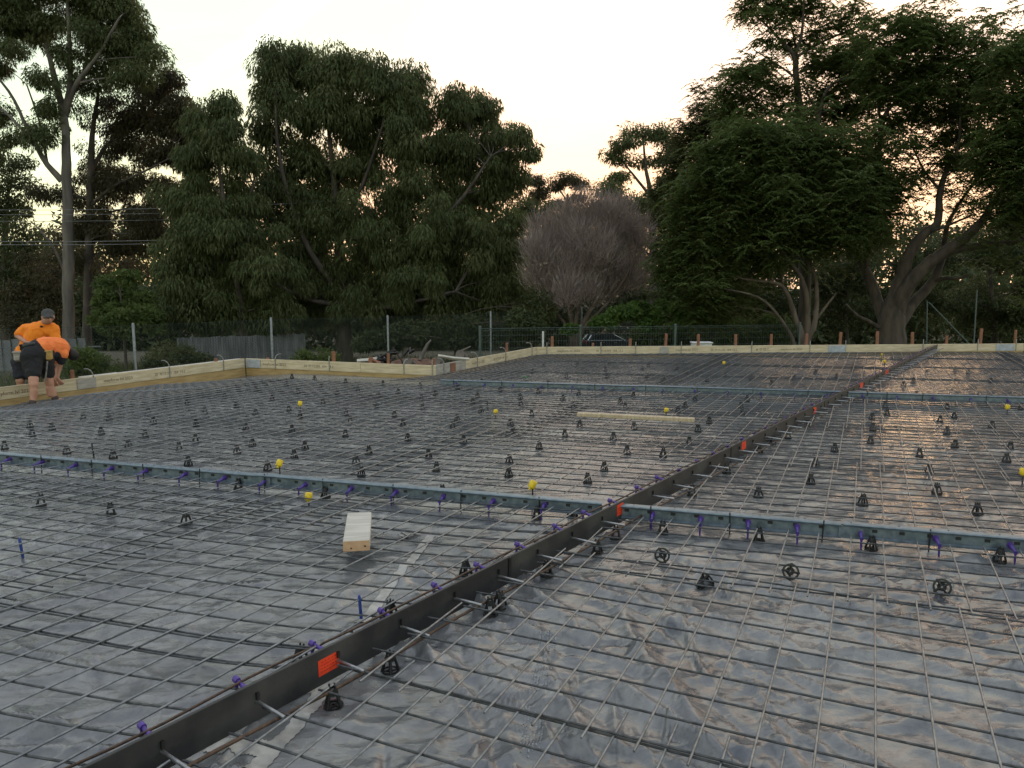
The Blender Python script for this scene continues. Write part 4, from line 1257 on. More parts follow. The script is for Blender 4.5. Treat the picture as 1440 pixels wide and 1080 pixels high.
def blackheap():
    mb = MB()
    c = atY(548, 505, 17.4)
    for k in range(9):
        pts = [(random.uniform(-.3, .35), random.uniform(-.15, .15), random.uniform(0, .25))]
        for q in range(4):
            l_ = pts[-1]; pts.append((l_[0] + random.uniform(-.18, .22), l_[1] + random.uniform(-.1, .1), max(0.02, l_[2] + random.uniform(-.1, .1))))
        mb.tube(pts, random.uniform(.02, .035), 6)
    o = mb.build("film_bundle", M["black"], None, c - np.array([0, 0, 0.12]))
    tag(o, "black crumpled film bundle on the soil heap's left shoulder", "film bundle")
blackheap()
# round log ends behind the corner
for (px, py, Y, lab) in [(573, 509, 16.3, "round cut log end behind the projecting corner, left one"), (613, 508, 16.0, "round cut log end behind the projecting corner, right one"), (647, 498, 16.9, "small pale cut log end behind the side run")]:
    p = atY(px, py, Y)
    o = MB().tube([(0, 0, 0), (0.05, 0.4, -0.12)], [0.10, 0.11], 10).build("cut_log", M["bark_gum"], None, p)
    tag(o, lab, "log", "cut logs behind the corner")
# pale timber ledge outside the left boards
p = at(132, 519, 0.2)
q0 = w0.pt(w0.s_of(147), 0.12, 0.13)
o = MB().bevbox((0, 0, 0), (0.75, 0.14, 0.035), 0.003).build("timber_plank", M["plank"], None, (q0[0], q0[1], 0.165), (0, 0, w0.rz))
tag(o, "short pale board lying flat behind the left formwork, before the first fence post", "plank")
for (s0, s1, lab) in [(5.6, 8.6, "pale board lying flat just outside the left formwork near the corner")]:
    m_ = w0.pt((s0 + s1) / 2, 0.17, 0.15)
    o = MB().bevbox((0, 0, 0), (s1 - s0, 0.12, 0.04), 0.003).build("timber_plank", M["plank"], None, m_, (0, 0, w0.rz))
    tag(o, lab, "plank")
# white pipe and white box behind the far boards
p = w3.pt(w3.s_of(766), 0.35, 0)
d_ = ray(766, 466); zt_ = H + d_[2] * p[1] / d_[1]
o = MB().tube([(0, 0, 0), (0, 0, zt_ + 0.7)], 0.028, 10).build("white_pipe", M["white"], None, (p[0], p[1], -0.7))
tag(o, "thin white pipe standing upright behind the far inner corner", "pipe")
p = w3.pt(w3.s_of(997), 0.6, 0)
o = MB().bevbox((0, 0, 0.15), (0.52, 0.30, 0.22), 0.02).bevbox((0, 0, 0.28), (0.56, 0.34, 0.04), 0.012).build("white_box", M["white"], None, (p[0], p[1], -0.06))
MB().box((0, -0.172, 0.1), (0.4, 0.004, 0.1)).build("box_label", M["plate"], o)
tag(o, "white lidded box standing behind the far formwork between two pegs", "box")
o = MB().bevbox((0, 0, -0.3), (0.62, 0.3, 0.56), 0.01).build("block_stack", M["dirt"], None, (p[0], p[1], -0.06))
tag(o, "low soil covered block under the white box", "block")

# ------------------------------------------------------------------ fences behind the slab
def post_h(px, ytop, Y, r, label, name="fence_post"):
    pass
CL = [(-75, 463, 16.6), (187, 455, 19.4), (381, 447, 22.5), (545, 444, 25.2), (690, 438, 28.2), (818, 432, 33.0), (900, 428, 37.5)]
def chain_fence():
    P = []
    for (px, py, Y) in CL:
        t = atY(px, py, Y)
        P.append((t, float(ground_h(t[0], t[1]))))
    root = empty("chain_link_fence", (P[0][0][0], P[0][0][1], P[0][1]), 0, "tall green chain link fence on grey steel posts running behind the left formwork", "fence")
    o0 = np.array([P[0][0][0], P[0][0][1], P[0][1]])
    for (t, gz) in P:
        MB().tube([np.array([t[0], t[1], gz - 0.1]) - o0, np.array([t[0], t[1], t[2]]) - o0, np.array([t[0], t[1], t[2] + 0.02]) - o0], [0.034, 0.034, 0.015], 10).build("fence_post", M["post"], root)
    V = []; Fq = []
    def seg3(a, b, r):
        d = b - a; d = d / np.linalg.norm(d)
        u = np.cross(d, [0.3, 0.9, 0.1]); u /= np.linalg.norm(u); q = np.cross(d, u)
        n = len(V)
        for p in (a, b):
            for k in range(3):
                an = 2.094 * k
                V.append(p + (u * math.cos(an) + q * math.sin(an)) * r)
        for k in range(3):
            k2 = (k + 1) % 3
            Fq.append((n + k, n + k2, n + 3 + k2, n + 3 + k))
    for i in range(len(P) - 1):
        a, ga = P[i]; b, gb = P[i + 1]
        L = math.hypot(b[0] - a[0], b[1] - a[1])
        hgt = 1.85
        def pt(s, h):
            k = s / L
            x = a[0] + (b[0] - a[0]) * k; y = a[1] + (b[1] - a[1]) * k
            top = a[2] + (b[2] - a[2]) * k
            return np.array([x, y, top - 0.05 - hgt + h]) - o0
        sp_ = 0.085
        n = int((L + hgt) / sp_)
        for k in range(n):
            s0 = -hgt + k * sp_
            for sg in (0, 1):
                ss, hh = s0, 0.0
                se, he = s0 + hgt, hgt
                if ss < 0: hh = -ss; ss = 0
                if se > L: he -= se - L; se = L
                if he <= hh: continue
                if sg: seg3(pt(L - ss, hh), pt(L - se, he), 0.0022)
                else: seg3(pt(ss, hh), pt(se, he), 0.0022)
        for h in (hgt, hgt * 0.5, 0.05):
            seg3(pt(0, h), pt(L, h), 0.0026)
    o = link("wire_mesh", np_mesh("wire_mesh", np.array(V), np.array(Fq), M["wire"]), root)
    tag(o, kind="stuff")
chain_fence()

def weld_fence():
    A = atY(675, 462, 24.0); B = atY(950, 458, 25.4); C_ = atY(1125, 457, 26.4)
    root = empty("mesh_panel_fence", A, 0, "low grey green welded mesh fence in front of the parked car", "fence")
    zt = 0.42; hgt = 1.25
    for (P_, Q_) in ((A, B), (B, C_)):
        d = (Q_ - P_)[:2]; L = np.linalg.norm(d); d = d / L
        mb = MB()
        n = int(L / 0.085)
        for k in range(n + 1):
            s = k * L / n
            x, y = P_[0] + d[0] * s - A[0], P_[1] + d[1] * s - A[1]
            mb.tube([(x, y, zt - A[2]), (x, y, zt - hgt - A[2])], 0.0038, 4, cap=False)
        for h in (0.0, 0.06, 0.22, 0.42, 0.62, 0.82, 1.02, 1.2):
            mb.tube([(P_[0] - A[0], P_[1] - A[1], zt - h - A[2]), (Q_[0] - A[0], Q_[1] - A[1], zt - h - A[2])], 0.0045 if h > 0.01 else 0.009, 4)
        tag(mb.build("mesh_panel", M["gfence"], root), kind="stuff")
    for (P_, r) in ((A, 0.045), (A + (B - A) * 0.5, 0.03), (B, 0.045), (C_, 0.04)):
        MB().tube([(P_[0] - A[0], P_[1] - A[1], zt + 0.06 - A[2]), (P_[0] - A[0], P_[1] - A[1], -1.4 - A[2])], r, 8).lathe([(0.0, 0.03), (r + 0.006, 0.02), (r + 0.006, -0.02)], 8, (P_[0] - A[0], P_[1] - A[1], zt + 0.06 - A[2])).build("fence_post", M["gfence"], root)
weld_fence()

def paling_fence(x0, x1, ytop0, ytop1, Y, label, mat="paling", step=0.095, extra=0.0):
    a = atY(x0, ytop0, Y); b = atY(x1, ytop1, Y + extra)
    root = empty("paling_fence", (a[0], a[1], a[2]), 0, label, "fence", "weathered fences behind the chain link")
    L = float(np.linalg.norm((b - a)[:2])); d = (b - a) / L
    mb = MB(); n = int(L / step)
    for k in range(n):
        p = d * (k * step)
        h = 1.7 + random.uniform(-.02, .02)
        mb.box((p[0], p[1] + random.uniform(-.006, .006), p[2] - h / 2 + random.uniform(-.025, .025)), (step - 0.012, 0.016, h))
    tag(mb.build("palings", M[mat], root), kind="stuff")
    for hz in (-0.3, -1.3):
        MB().tube([(0, 0.04, hz), (b[0] - a[0], b[1] - a[1] + 0.04, b[2] - a[2] + hz)], 0.035, 4, smooth=False).build("rail", M[mat], root)
paling_fence(250, 432, 475, 469.5, 29.0, "weathered grey paling fence seen through the chain link, behind the far left corner", extra=3.0)
paling_fence(-60, 140, 478.5, 476, 26.5, "flat grey sheet fence behind the two workers", "sheetfence", 0.30, 1.0)

# thin leaning props at the right
def prop(x0, y0, x1, y1, Y, r, label):
    a = atY(x0, y0, Y); b = atY(x1, y1, Y)
    o = MB().tube([(0, 0, 0), b - a], r, 6).build("thin_prop", M["gfence"], None, a)
    tag(o, label, "prop", "thin props beside the spreading tree")
prop(1303, 492, 1304, 424, 24.0, 0.018, "thin upright prop right of the great spreading trunk")
prop(1365, 486, 1306, 425, 23.9, 0.020, "thin prop leaning to the left against the upright one")
prop(1369, 492, 1374, 408, 23.5, 0.020, "tall thin upright pole standing right of the leaning prop")

# power lines and the pole they hang from (the pole stands inside the big gum's foliage)
pb = atY(569, 478, 36.0); pt_ = atY(566, 278, 36.0)
root = empty("power_pole", (pb[0], pb[1], float(ground_h(pb[0], pb[1]))), 0, "pale timber power pole half hidden behind the big central gum tree", "power pole")
gz = float(ground_h(pb[0], pb[1]))
MB().tube([(0, 0, -0.3), (0, 0, pt_[2] - gz)], [0.15, 0.11], 10).build("shaft", M["pole"], root)
MB().bevbox((0, 0, pt_[2] - gz - 0.3), (0.12, 2.0, 0.11), 0.01).build("crossarm", M["pole"], root)
for i, (yl, yr, dy) in enumerate([(290.5, 287, -0.9), (297.5, 294, 0.0), (306, 304, 0.9), (333.5, 333, -0.2), (337.5, 338, 0.2)]):
    a = atY(-700, yl - 2, 24.0 + dy); b = atY(566, yr, 36.0 + dy)
    n = 24
    pts = [a + (b - a) * k / n - np.array([0, 0, 0.55 * 4 * (k / n) * (1 - k / n)]) + np.array([0, 0, 0.35]) for k in range(n + 1)]
    o = MB().tube([p - pts[-1] for p in pts], 0.010 if i < 3 else 0.015, 5).build("power_line", M["line"], None, pts[-1])
    tag(o, "grey overhead power line crossing the left gum trunks, %s" % ["topmost of five", "second from the top", "middle one of five", "upper one of the lowest pair", "lowest of five"][i], "power line", "power lines at the left")

# ------------------------------------------------------------------ parked car beyond the mesh fence
def car():
    c = atY(857, 480, 50.0)
    gz = float(ground_h(c[0], c[1]))
    root = empty("parked_car", (c[0], c[1], gz), R(8), "dark hatchback parked side on beyond the low mesh fence", "car")
    prof = [(-2.05, 0.30), (-2.08, 0.62), (-2.02, 0.90), (-1.55, 0.96), (0.75, 0.93), (1.75, 0.82), (2.05, 0.66), (2.10, 0.42), (2.02, 0.28)]
    def loft(secs, mat, name, par):
        mb = MB(); n = len(secs[0]); vs = [p for s in secs for p in s]
        fs = []
        for i in range(len(secs) - 1):
            for k in range(n):
                k2 = (k + 1) % n
                fs.append((i * n + k, i * n + k2, (i + 1) * n + k2, (i + 1) * n + k))
        fs.append(tuple(range(n))[::-1]); fs.append(tuple(range((len(secs) - 1) * n, len(secs) * n)))
        mb.add(vs, fs)
        return mb.build(name, mat, par)
    ys = [(-0.86, 0.93), (-0.80, 1.0), (0.80, 1.0), (0.86, 0.93)]
    body = loft([[(x * s, y, 0.28 + (z - 0.28) * s) for x, z in prof] for y, s in ys], M["car"], "body", root)
    gh = [(-1.95, 0.90), (-1.62, 1.34), (-1.30, 1.43), (-0.2, 1.45), (0.15, 1.38), (1.05, 0.90)]
    gy = [(-0.78, -0.05, 0.90), (-0.60, 0.0, 1.0), (0.60, 0.0, 1.0), (0.78, -0.05, 0.90)]
    loft([[(x, (y if z < 1.0 else y * 0.82), z if s == 1.0 else z - 0.03) for x, z in gh] for y, _, s in gy], M["glass"], "glasshouse", root)
    roof = [(-1.66, 1.345), (-1.32, 1.445), (-0.2, 1.465), (0.17, 1.39), (0.13, 1.36), (-0.2, 1.43), (-1.3, 1.41), (-1.6, 1.31)]
    loft([[(x, y, z + 0.004) for x, z in roof] for y in (-0.58, 0.58)], M["car"], "roof", root)
    for sgn in (-1, 1):
        MB().tube([(0.17, sgn * 0.60, 1.375), (1.06, sgn * 0.76, 0.93)], 0.035, 5).build("windscreen_pillar", M["chrome"], root)
        MB().tube([(-1.62, sgn * 0.60, 1.34), (-1.96, sgn * 0.77, 0.93)], 0.05, 5).build("rear_pillar", M["chrome"], root)
        MB().tube([(-1.9, sgn * 0.845, 0.955), (1.0, sgn * 0.845, 0.94)], 0.016, 4).build("trim_strip", M["chrome"], root)
        MB().bevbox((2.0, sgn * 0.62, 0.66), (0.16, 0.34, 0.13), 0.03).build("headlight", M["chrome"], root)
        MB().bevbox((-2.02, sgn * 0.66, 0.80), (0.12, 0.26, 0.20), 0.03).build("tail_light", M["lamp_red"], root)
        for x in (-1.3, 1.32):
            wh = MB().tube([(x, sgn * 0.70, 0.31), (x, sgn * 0.88, 0.31)], 0.31, 20).build("wheel", M["tyre"], root)
            MB().tube([(x, sgn * 0.86, 0.31), (x, sgn * 0.889, 0.31)], 0.20, 14).build("rim", M["chrome"], wh)
        MB().bevbox((0.85, sgn * 0.93, 0.98), (0.12, 0.16, 0.12), 0.03).build("mirror", M["car"], root)
        for x in (-0.7, 0.25):
            MB().box((x, sgn * 0.868, 0.80), (0.16, 0.02, 0.03)).build("door_handle", M["chrome"], root)
    root.scale = (0.82, 0.86, 0.86)
car()

# ------------------------------------------------------------------ people
def blob_mesh(name, capsules, mat, voxel=0.014, smooth=6):
    """one continuous skin grown over tapered limbs: (p0, r0, p1, r1) capsules fused by a voxel remesh"""
    bm = bmesh.new()
    for (p0, r0, p1, r1) in capsules:
        p0 = Vector([float(c) for c in p0]); p1 = Vector([float(c) for c in p1])
        d = p1 - p0; L = d.length
        rot = d.to_track_quat("Z", "Y").to_matrix() if L > 1e-6 else Matrix.Identity(3)
        n = 14
        rings = []
        prof = []
        for k in range(5):
            a = math.pi / 2 * (k / 5)
            prof.append((r0 * math.sin(a + 1e-3), -r0 * math.cos(a)))
        prof.append((r0, 0))
        for k in range(1, 4): prof.append((r0 + (r1 - r0) * k / 4, L * k / 4))
        prof.append((r1, L))
        for k in range(1, 6):
            a = math.pi / 2 * (k / 5)
            prof.append((max(r1 * math.cos(a), 1e-4), L + r1 * math.sin(a)))
        for (r_, z) in prof:
            rings.append([bm.verts.new(p0 + rot @ Vector((r_ * math.cos(2 * math.pi * q / n), r_ * math.sin(2 * math.pi * q / n), z))) for q in range(n)])
        for i in range(len(rings) - 1):
            for q in range(n):
                q2 = (q + 1) % n
                bm.faces.new((rings[i][q], rings[i][q2], rings[i + 1][q2], rings[i + 1][q]))
        bm.faces.new(rings[0][::-1]); bm.faces.new(rings[-1])
    me = bpy.data.meshes.new(name); bm.to_mesh(me); bm.free()
    o = bpy.data.objects.new(name, me); COL.objects.link(o)
    m = o.modifiers.new("r", "REMESH"); m.mode = "VOXEL"; m.voxel_size = voxel
    s = o.modifiers.new("s", "SMOOTH"); s.iterations = smooth; s.factor = 0.5
    dg = bpy.context.evaluated_depsgraph_get()
    res = bpy.data.meshes.new_from_object(o.evaluated_get(dg))
    bpy.data.objects.remove(o)
    res.materials.clear(); res.materials.append(mat)
    res.polygons.foreach_set("use_smooth", [True] * len(res.polygons))
    return res
def person_parts(origin, body, parts, label):
    o = np.array(origin)
    def sh(c): return [(np.array(a) - o, r0, np.array(b) - o, r1) for a, r0, b, r1 in c]
    me = blob_mesh("person", sh(body), M["skin"], 0.0125, 3)
    p = link("person", me, None, origin)
    tag(p, label, "person", "workers at the left formwork")
    for (nm, caps, mat, vx) in parts:
        me_ = blob_mesh(nm, sh(caps), M[mat], vx, 4)
        if nm in ("shirt", "shorts", "shirt_underside"):            # loose cloth: shallow folds
            n_ = len(me_.vertices)
            co = np.empty(n_ * 3, np.float32); me_.vertices.foreach_get("co", co); co = co.reshape(-1, 3)
            no = np.empty(n_ * 3, np.float32); me_.vertices.foreach_get("normal", no); no = no.reshape(-1, 3)
            u = co[:, 0] * 9 + co[:, 2] * 4 + 30; v = co[:, 2] * 11 - co[:, 0] * 6 + co[:, 1] * 5 + 60
            f_ = ridge(u + fbm(v, u, 2), v * 0.6) ** 2 + 0.6 * ridge(u * 2.1, v * 1.9) ** 2 - 0.6
            co = co + no * (0.013 * f_)[:, None]
            me_.vertices.foreach_set("co", np.ascontiguousarray(co, np.float32).ravel()); me_.update()
        link(nm, me_, p)
    return p
def hand(wr, dirv, side, palm_n, s=1.0, curl=0.5):
    """palm and five separate bent fingers as capsules"""
    wr = np.array(wr, float); d = np.array(dirv, float); d /= np.linalg.norm(d)
    sd = np.array(side, float); sd -= d * (sd @ d); sd /= np.linalg.norm(sd)
    nn = np.cross(d, sd)
    if nn @ np.array(palm_n) < 0: nn = -nn
    c = []
    kb = wr + d * 0.085 * s
    for k in (-1, 0, 1):
        c.append((wr + sd * 0.012 * k * s, 0.019 * s, kb + sd * 0.025 * k * s, 0.014 * s))
    for k, (off, ln) in enumerate([(-0.033, 0.070), (-0.011, 0.080), (0.012, 0.076), (0.033, 0.058)]):
        a = kb + sd * off * s
        b = a + (d * math.cos(curl * 0.5) + nn * math.sin(curl * 0.5)) * ln * 0.55 * s + sd * off * 0.12
        e = b + (d * math.cos(curl * 1.5) + nn * math.sin(curl * 1.5)) * ln * 0.45 * s
        c.append((a, 0.0095 * s, b, 0.0085 * s)); c.append((b, 0.0085 * s, e, 0.0075 * s))
    a = wr + d * 0.02 * s - sd * 0.028 * s
    b = a + (d * 0.6 - sd * 0.8) * 0.042 * s + nn * 0.012
    e = b + (d * 0.9 - sd * 0.25 + nn * 0.3) * 0.032 * s
    c.append((a, 0.013 * s, b, 0.010 * s)); c.append((b, 0.010 * s, e, 0.009 * s))
    return c

# -- the bending worker, back to the camera, on the edge of the slab
YB = 12.38
def B(px, py, dy=0.0): return atY(px, py, YB + dy)
fl = B(46, 570, -0.50); zl = float(film_z(*fl[:2])) + 0.004; fl[2] = zl + 0.10
fr = B(78, 566, 0.0); zf = float(film_z(*fr[:2])) + 0.004; fr[2] = zf + 0.10
kl = B(47.5, 541, -0.44); kr = B(69.5, 539, -0.02)
hl = B(46.5, 502, -0.22); hr = B(62, 501, -0.02)
pel = B(54, 494, -0.10)
bel = B(66, 488, 0.16); che = B(81, 489.5, 0.36); nek = B(92, 493.5, 0.50); hed = B(102, 499, 0.58)
sr = B(88, 498, 0.30); er = B(83.7, 516, 0.30); wr_ = B(80.5, 531.5, 0.24)
sl_ = B(82, 497, 0.56); el = B(77, 518, 0.52); wl_ = B(75.5, 533.5, 0.33)
body = [(kl, 0.058, fl, 0.042), (kr, 0.058, fr, 0.042), (kl + (0, -.015, -.08), 0.056, kl + (0, -.015, -.18), 0.050), (kr + (0, -.015, -.08), 0.056, kr + (.01, -.015, -.18), 0.050),
        (hl, 0.10, kl, 0.068), (hr, 0.10, kr, 0.068), (pel, 0.14, bel, 0.15), (bel, 0.15, che, 0.155), (che, 0.13, nek, 0.062), (nek, 0.058, hed, 0.085),
        (sr, 0.058, er, 0.042), (er, 0.041, wr_, 0.027), (sl_, 0.058, el, 0.042), (el, 0.041, wl_, 0.027),
        (fl, 0.045, fl + (0.0, 0.14, -0.05), 0.036), (fr, 0.045, fr + (0.10, 0.10, -0.055), 0.036),
        (hed + (0.02, 0.05, -0.055), 0.03, hed + (0.03, 0.075, -0.06), 0.016), (hed + (.07, -.02, -.01), 0.02, hed + (.078, -.02, .012), 0.016)]
body += hand(wr_, (0.25, 0.25, -0.7), (1, 0.1, 0.3), (0, 1, 0), 1.0, 0.6)
body += hand(wl_, (0.05, 0.25, -0.7), (1, 0.1, 0.2), (0, 1, 0), 1.0, 0.6)
tors = [(pel + (0.03, 0.05, 0.05), 0.155, bel, 0.172), (bel, 0.172, che, 0.178), (che, 0.165, nek + (-.05, -.05, 0), 0.10), (che + (.03, -.04, -.03), 0.13, sr, 0.085), (sr, 0.08, sr * 0.55 + er * 0.45, 0.072),
        (che + (0, .1, -.03), 0.13, sl_, 0.085), (sl_, 0.08, sl_ * 0.55 + el * 0.45, 0.072)]
under = [(bel + (.05, .02, -.10), 0.12, che + (.0, 0, -.085), 0.135), (sr + (-0.01, 0, -0.012), 0.084, sr * 0.5 + er * 0.5, 0.075), (che + (.08, -.03, -.08), 0.10, sr + (0, 0, -.03), 0.07)]
shorts = [(hl, 0.145, hl * 0.40 + kl * 0.60, 0.108), (hr, 0.145, hr * 0.38 + kr * 0.62, 0.108), (hl + (.0, 0, .03), 0.160, hr + (0, 0, .03), 0.155), (pel + (-.02, 0, .02), 0.165, bel + (-.03, -.05, -.01), 0.162), (hl + (-.02, -.03, .02), 0.15, hl + (-.01, -.02, -.15), 0.14)]
hair = [(hed + (0.005, -.02, .018), 0.096, hed + (.02, -.01, -.01), 0.092)]
boots = [(fl + (0, 0.0, 0.02), 0.056, fl + (0, 0, -0.045), 0.052), (fl + (0, -.03, -0.055), 0.042, fl + (0.01, 0.17, -0.06), 0.038), (fr + (0, 0, 0.02), 0.056, fr + (0, 0, -.05), 0.052), (fr + (-.03, -.03, -.062), 0.042, fr + (0.14, 0.12, -.066), 0.038)]
belt = [(pel + (-.14, -.13, .10), 0.03, pel + (0.0, -.155, .135), 0.03), (pel + (0.0, -.155, .135), 0.03, bel + (0.0, -.17, .06), 0.028), (bel + (0, -.17, .06), 0.028, bel + (.06, -.13, -.03), 0.026)]
org = B(60, 574); org[2] = zf
bender = person_parts(org, body, [("shirt", tors, "orange", 0.016), ("shirt_underside", under, "navy", 0.016), ("shorts", shorts, "shorts", 0.018), ("hair", hair, "hair", 0.014), ("boots", boots, "boot", 0.012), ("belt", belt, "grey_strap", 0.012)] if False else
                      [("shirt", tors, "orange_red", 0.016), ("shirt_underside", under, "navy", 0.016), ("shorts", shorts, "shorts", 0.018), ("hair", hair, "hair", 0.014), ("boots", boots, "boot", 0.012), ("tool_belt", belt, "cap", 0.012)],
                      "person in orange shirt and black shorts bending over the left formwork, back to the camera")
def pouch(parent, p, s, rz, name, mat):
    o0 = np.array(parent.location)
    mb = MB().bevbox((0, 0, 0), s, min(s) * 0.25, rz).bevbox((0, -0.01, s[2] * 0.42), (s[0] * 1.06, s[1] * 1.05, s[2] * 0.2), min(s) * 0.08, rz)
    return mb.build(name, M[mat], parent, np.array(p) - o0)
pouch(bender, B(68.5, 499.5, -0.10), (0.10, 0.12, 0.16), 0.3, "tool_pouch", "pouch")
MB().tube([(0, 0, 0), (-0.05, -0.01, -0.32)], 0.014, 6).build("hammer_handle", M["bracket"], bender, B(66.5, 508, -0.15) - np.array(bender.location))

# -- the standing worker outside the formwork
YS = 13.75
def S(px, py, dy=0.0): return atY(px, py, YS + dy)
pel2 = S(35, 506, .05); wa = S(44, 489, 0.0); ch2 = S(54, 468, -.02); nk2 = S(62, 455, -.08); hd2 = S(67.5, 446, -.13)
s1 = S(33.5, 463.5, -.02); e1 = S(24.5, 472, -.05); w1_ = S(37, 481.5, -.26)
s2_ = S(77, 462.5, -.02); e2 = S(79.5, 482, -.05); w2_ = S(60, 487, -.30)
gzs = float(ground_h(pel2[0], pel2[1]))
k1 = S(28, 535, -.06); k2 = S(45, 535, -.02)
f1 = np.array([k1[0] - 0.02, k1[1] + .08, gzs + 0.09]); f2 = np.array([k2[0] + 0.02, k2[1] + .08, gzs + 0.09])
h1 = S(30, 510, .05); h2 = S(43, 510, .05)
body2 = [(h1, 0.11, k1, 0.072), (h2, 0.11, k2, 0.072), (k1, 0.064, f1, 0.044), (k2, 0.064, f2, 0.044), (f1, 0.045, f1 + (0, -.16, -.05), 0.036), (f2, 0.045, f2 + (0, -.16, -.05), 0.036),
         (pel2, 0.16, wa, 0.165), (wa, 0.165, ch2, 0.17), (ch2, 0.14, nk2, 0.068), (nk2, 0.066, hd2 + (0, 0, -.03), 0.072), (hd2, 0.100, hd2 + (0.01, -.02, .03), 0.098),
         (hd2 + (.01, -.06, -.07), 0.055, hd2 + (.01, -.065, -.05), 0.055), (hd2 + (.055, -.09, -.015), 0.017, hd2 + (.072, -.108, -.045), 0.017), (hd2 + (.035, -.05, -.075), 0.05, hd2 + (.045, -.06, -.06), 0.05), (hd2 + (-.10, 0, -.02), 0.018, hd2 + (-.103, 0, .01), 0.018), (hd2 + (.10, 0, -.02), 0.018, hd2 + (.103, 0, .01), 0.018),
         (s1, 0.066, e1, 0.050), (e1, 0.050, w1_, 0.032), (s2_, 0.066, e2, 0.05), (e2, 0.05, w2_, 0.032)]
body2 += hand(w1_, (0.9, -0.25, -0.15), (0, 0.3, 1), (0, -0.2, -1), 1.05, 0.9)
body2 += hand(w2_, (-0.9, -0.3, 0.1), (0, 0.3, 1), (0, -0.2, -1), 1.05, 0.9)
shirt2 = [(pel2 + (0.02, 0, .10), 0.185, wa, 0.195), (wa, 0.195, ch2, 0.198), (ch2, 0.185, s1 + (.08, 0, .0), 0.115), (ch2, 0.185, s2_ + (-.07, 0, 0), 0.115), (ch2 + (0, 0, .05), 0.15, nk2 + (-.01, 0, -.02), 0.085),
          (s1 + (.03, 0, 0), 0.098, s1 * 0.35 + e1 * 0.65, 0.082), (s2_ + (-.03, 0, 0), 0.098, s2_ * 0.2 + e2 * 0.8, 0.084)]
collar2 = [(nk2 + (-.055, -.01, -.01), 0.030, nk2 + (-.01, -.075, -.05), 0.022), (nk2 + (.06, -.01, -.01), 0.026, nk2 + (.0, -.075, -.05), 0.020), (nk2 + (-.06, .03, 0), 0.026, nk2 + (.06, .03, 0), 0.026)]
shorts2 = [(h1, 0.15, h1 * 0.3 + k1 * 0.7, 0.115), (h2, 0.15, h2 * 0.3 + k2 * 0.7, 0.115), (h1, 0.165, h2, 0.165), (pel2, 0.178, pel2 + (0, 0, .06), 0.18)]
cap2 = [(hd2 + (0, .01, .045), 0.108, hd2 + (.005, -.01, .05), 0.106), (hd2 + (.00, -.085, .045), 0.028, hd2 + (.045, -.18, -.005), 0.020), (hd2 + (.045, -.075, .05), 0.032, hd2 + (.105, -.165, .0), 0.022), (hd2 + (.08, -.04, .045), 0.028, hd2 + (.145, -.115, -.005), 0.020)]
boots2 = [(f1 + (0, 0, .03), 0.058, f1 + (0, 0, -.045), 0.052), (f1 + (0, .03, -.055), 0.042, f1 + (0, -.18, -.06), 0.038), (f2 + (0, 0, .03), 0.058, f2 + (0, 0, -.045), 0.052), (f2 + (0, .03, -.055), 0.042, f2 + (0, -.18, -.06), 0.038)]
org2 = np.array([pel2[0], pel2[1], gzs])
stander = person_parts(org2, body2, [("shirt", shirt2, "orange", 0.016), ("collar", collar2, "navy", 0.011), ("shorts", shorts2, "navy", 0.018), ("cap", cap2, "cap", 0.012), ("boots", boots2, "boot", 0.014)],
                       "person in orange shirt and grey cap standing outside the left formwork, looking down")
pouch(stander, S(27, 501, -.16), (0.16, 0.12, 0.18), 0.2, "tool_pouch", "grey_wood")
pouch(stander, S(33, 489, -.20), (0.10, 0.10, 0.12), 0.2, "tool_pouch", "shorts")
o = MB().tube([(0, 0, 0), (.03, 0, 0)], 0.040, 10).build("watch", M["black"], stander, w2_ - org2 + np.array([0.0, 0.01, 0.0]))
# eyes under the cap
for dx in (0.015, 0.075):
    MB().lathe([(0.0, 0.010), (0.007, 0.007), (0.010, 0.0), (0.007, -0.007), (0.0, -0.010)], 8).build("eye", M["hair"], stander, hd2 - org2 + np.array([dx, -0.098 + dx * 0.45, 0.002]))
drill = MB().bevbox((0, 0, 0), (0.17, 0.06, 0.06), 0.012).bevbox((-0.03, 0, -0.08), (0.045, 0.045, 0.13), 0.012).bevbox((-0.035, 0, -0.155), (0.09, 0.065, 0.045), 0.01).tube([(0.085, 0, 0), (0.15, 0, 0)], [0.018, 0.006], 8).build("power_drill", M["black"], None, S(41, 484, -.36), (0, 0, 0.4))
tag(drill, "black power drill in the standing person's hands", "drill")

# ------------------------------------------------------------------ trees
def unit(n):
    v = rng.normal(size=(n, 3))
    return v / np.linalg.norm(v, axis=1, keepdims=True)
def norm(v):
    return v / (np.linalg.norm(v, axis=1, keepdims=True) + 1e-9)

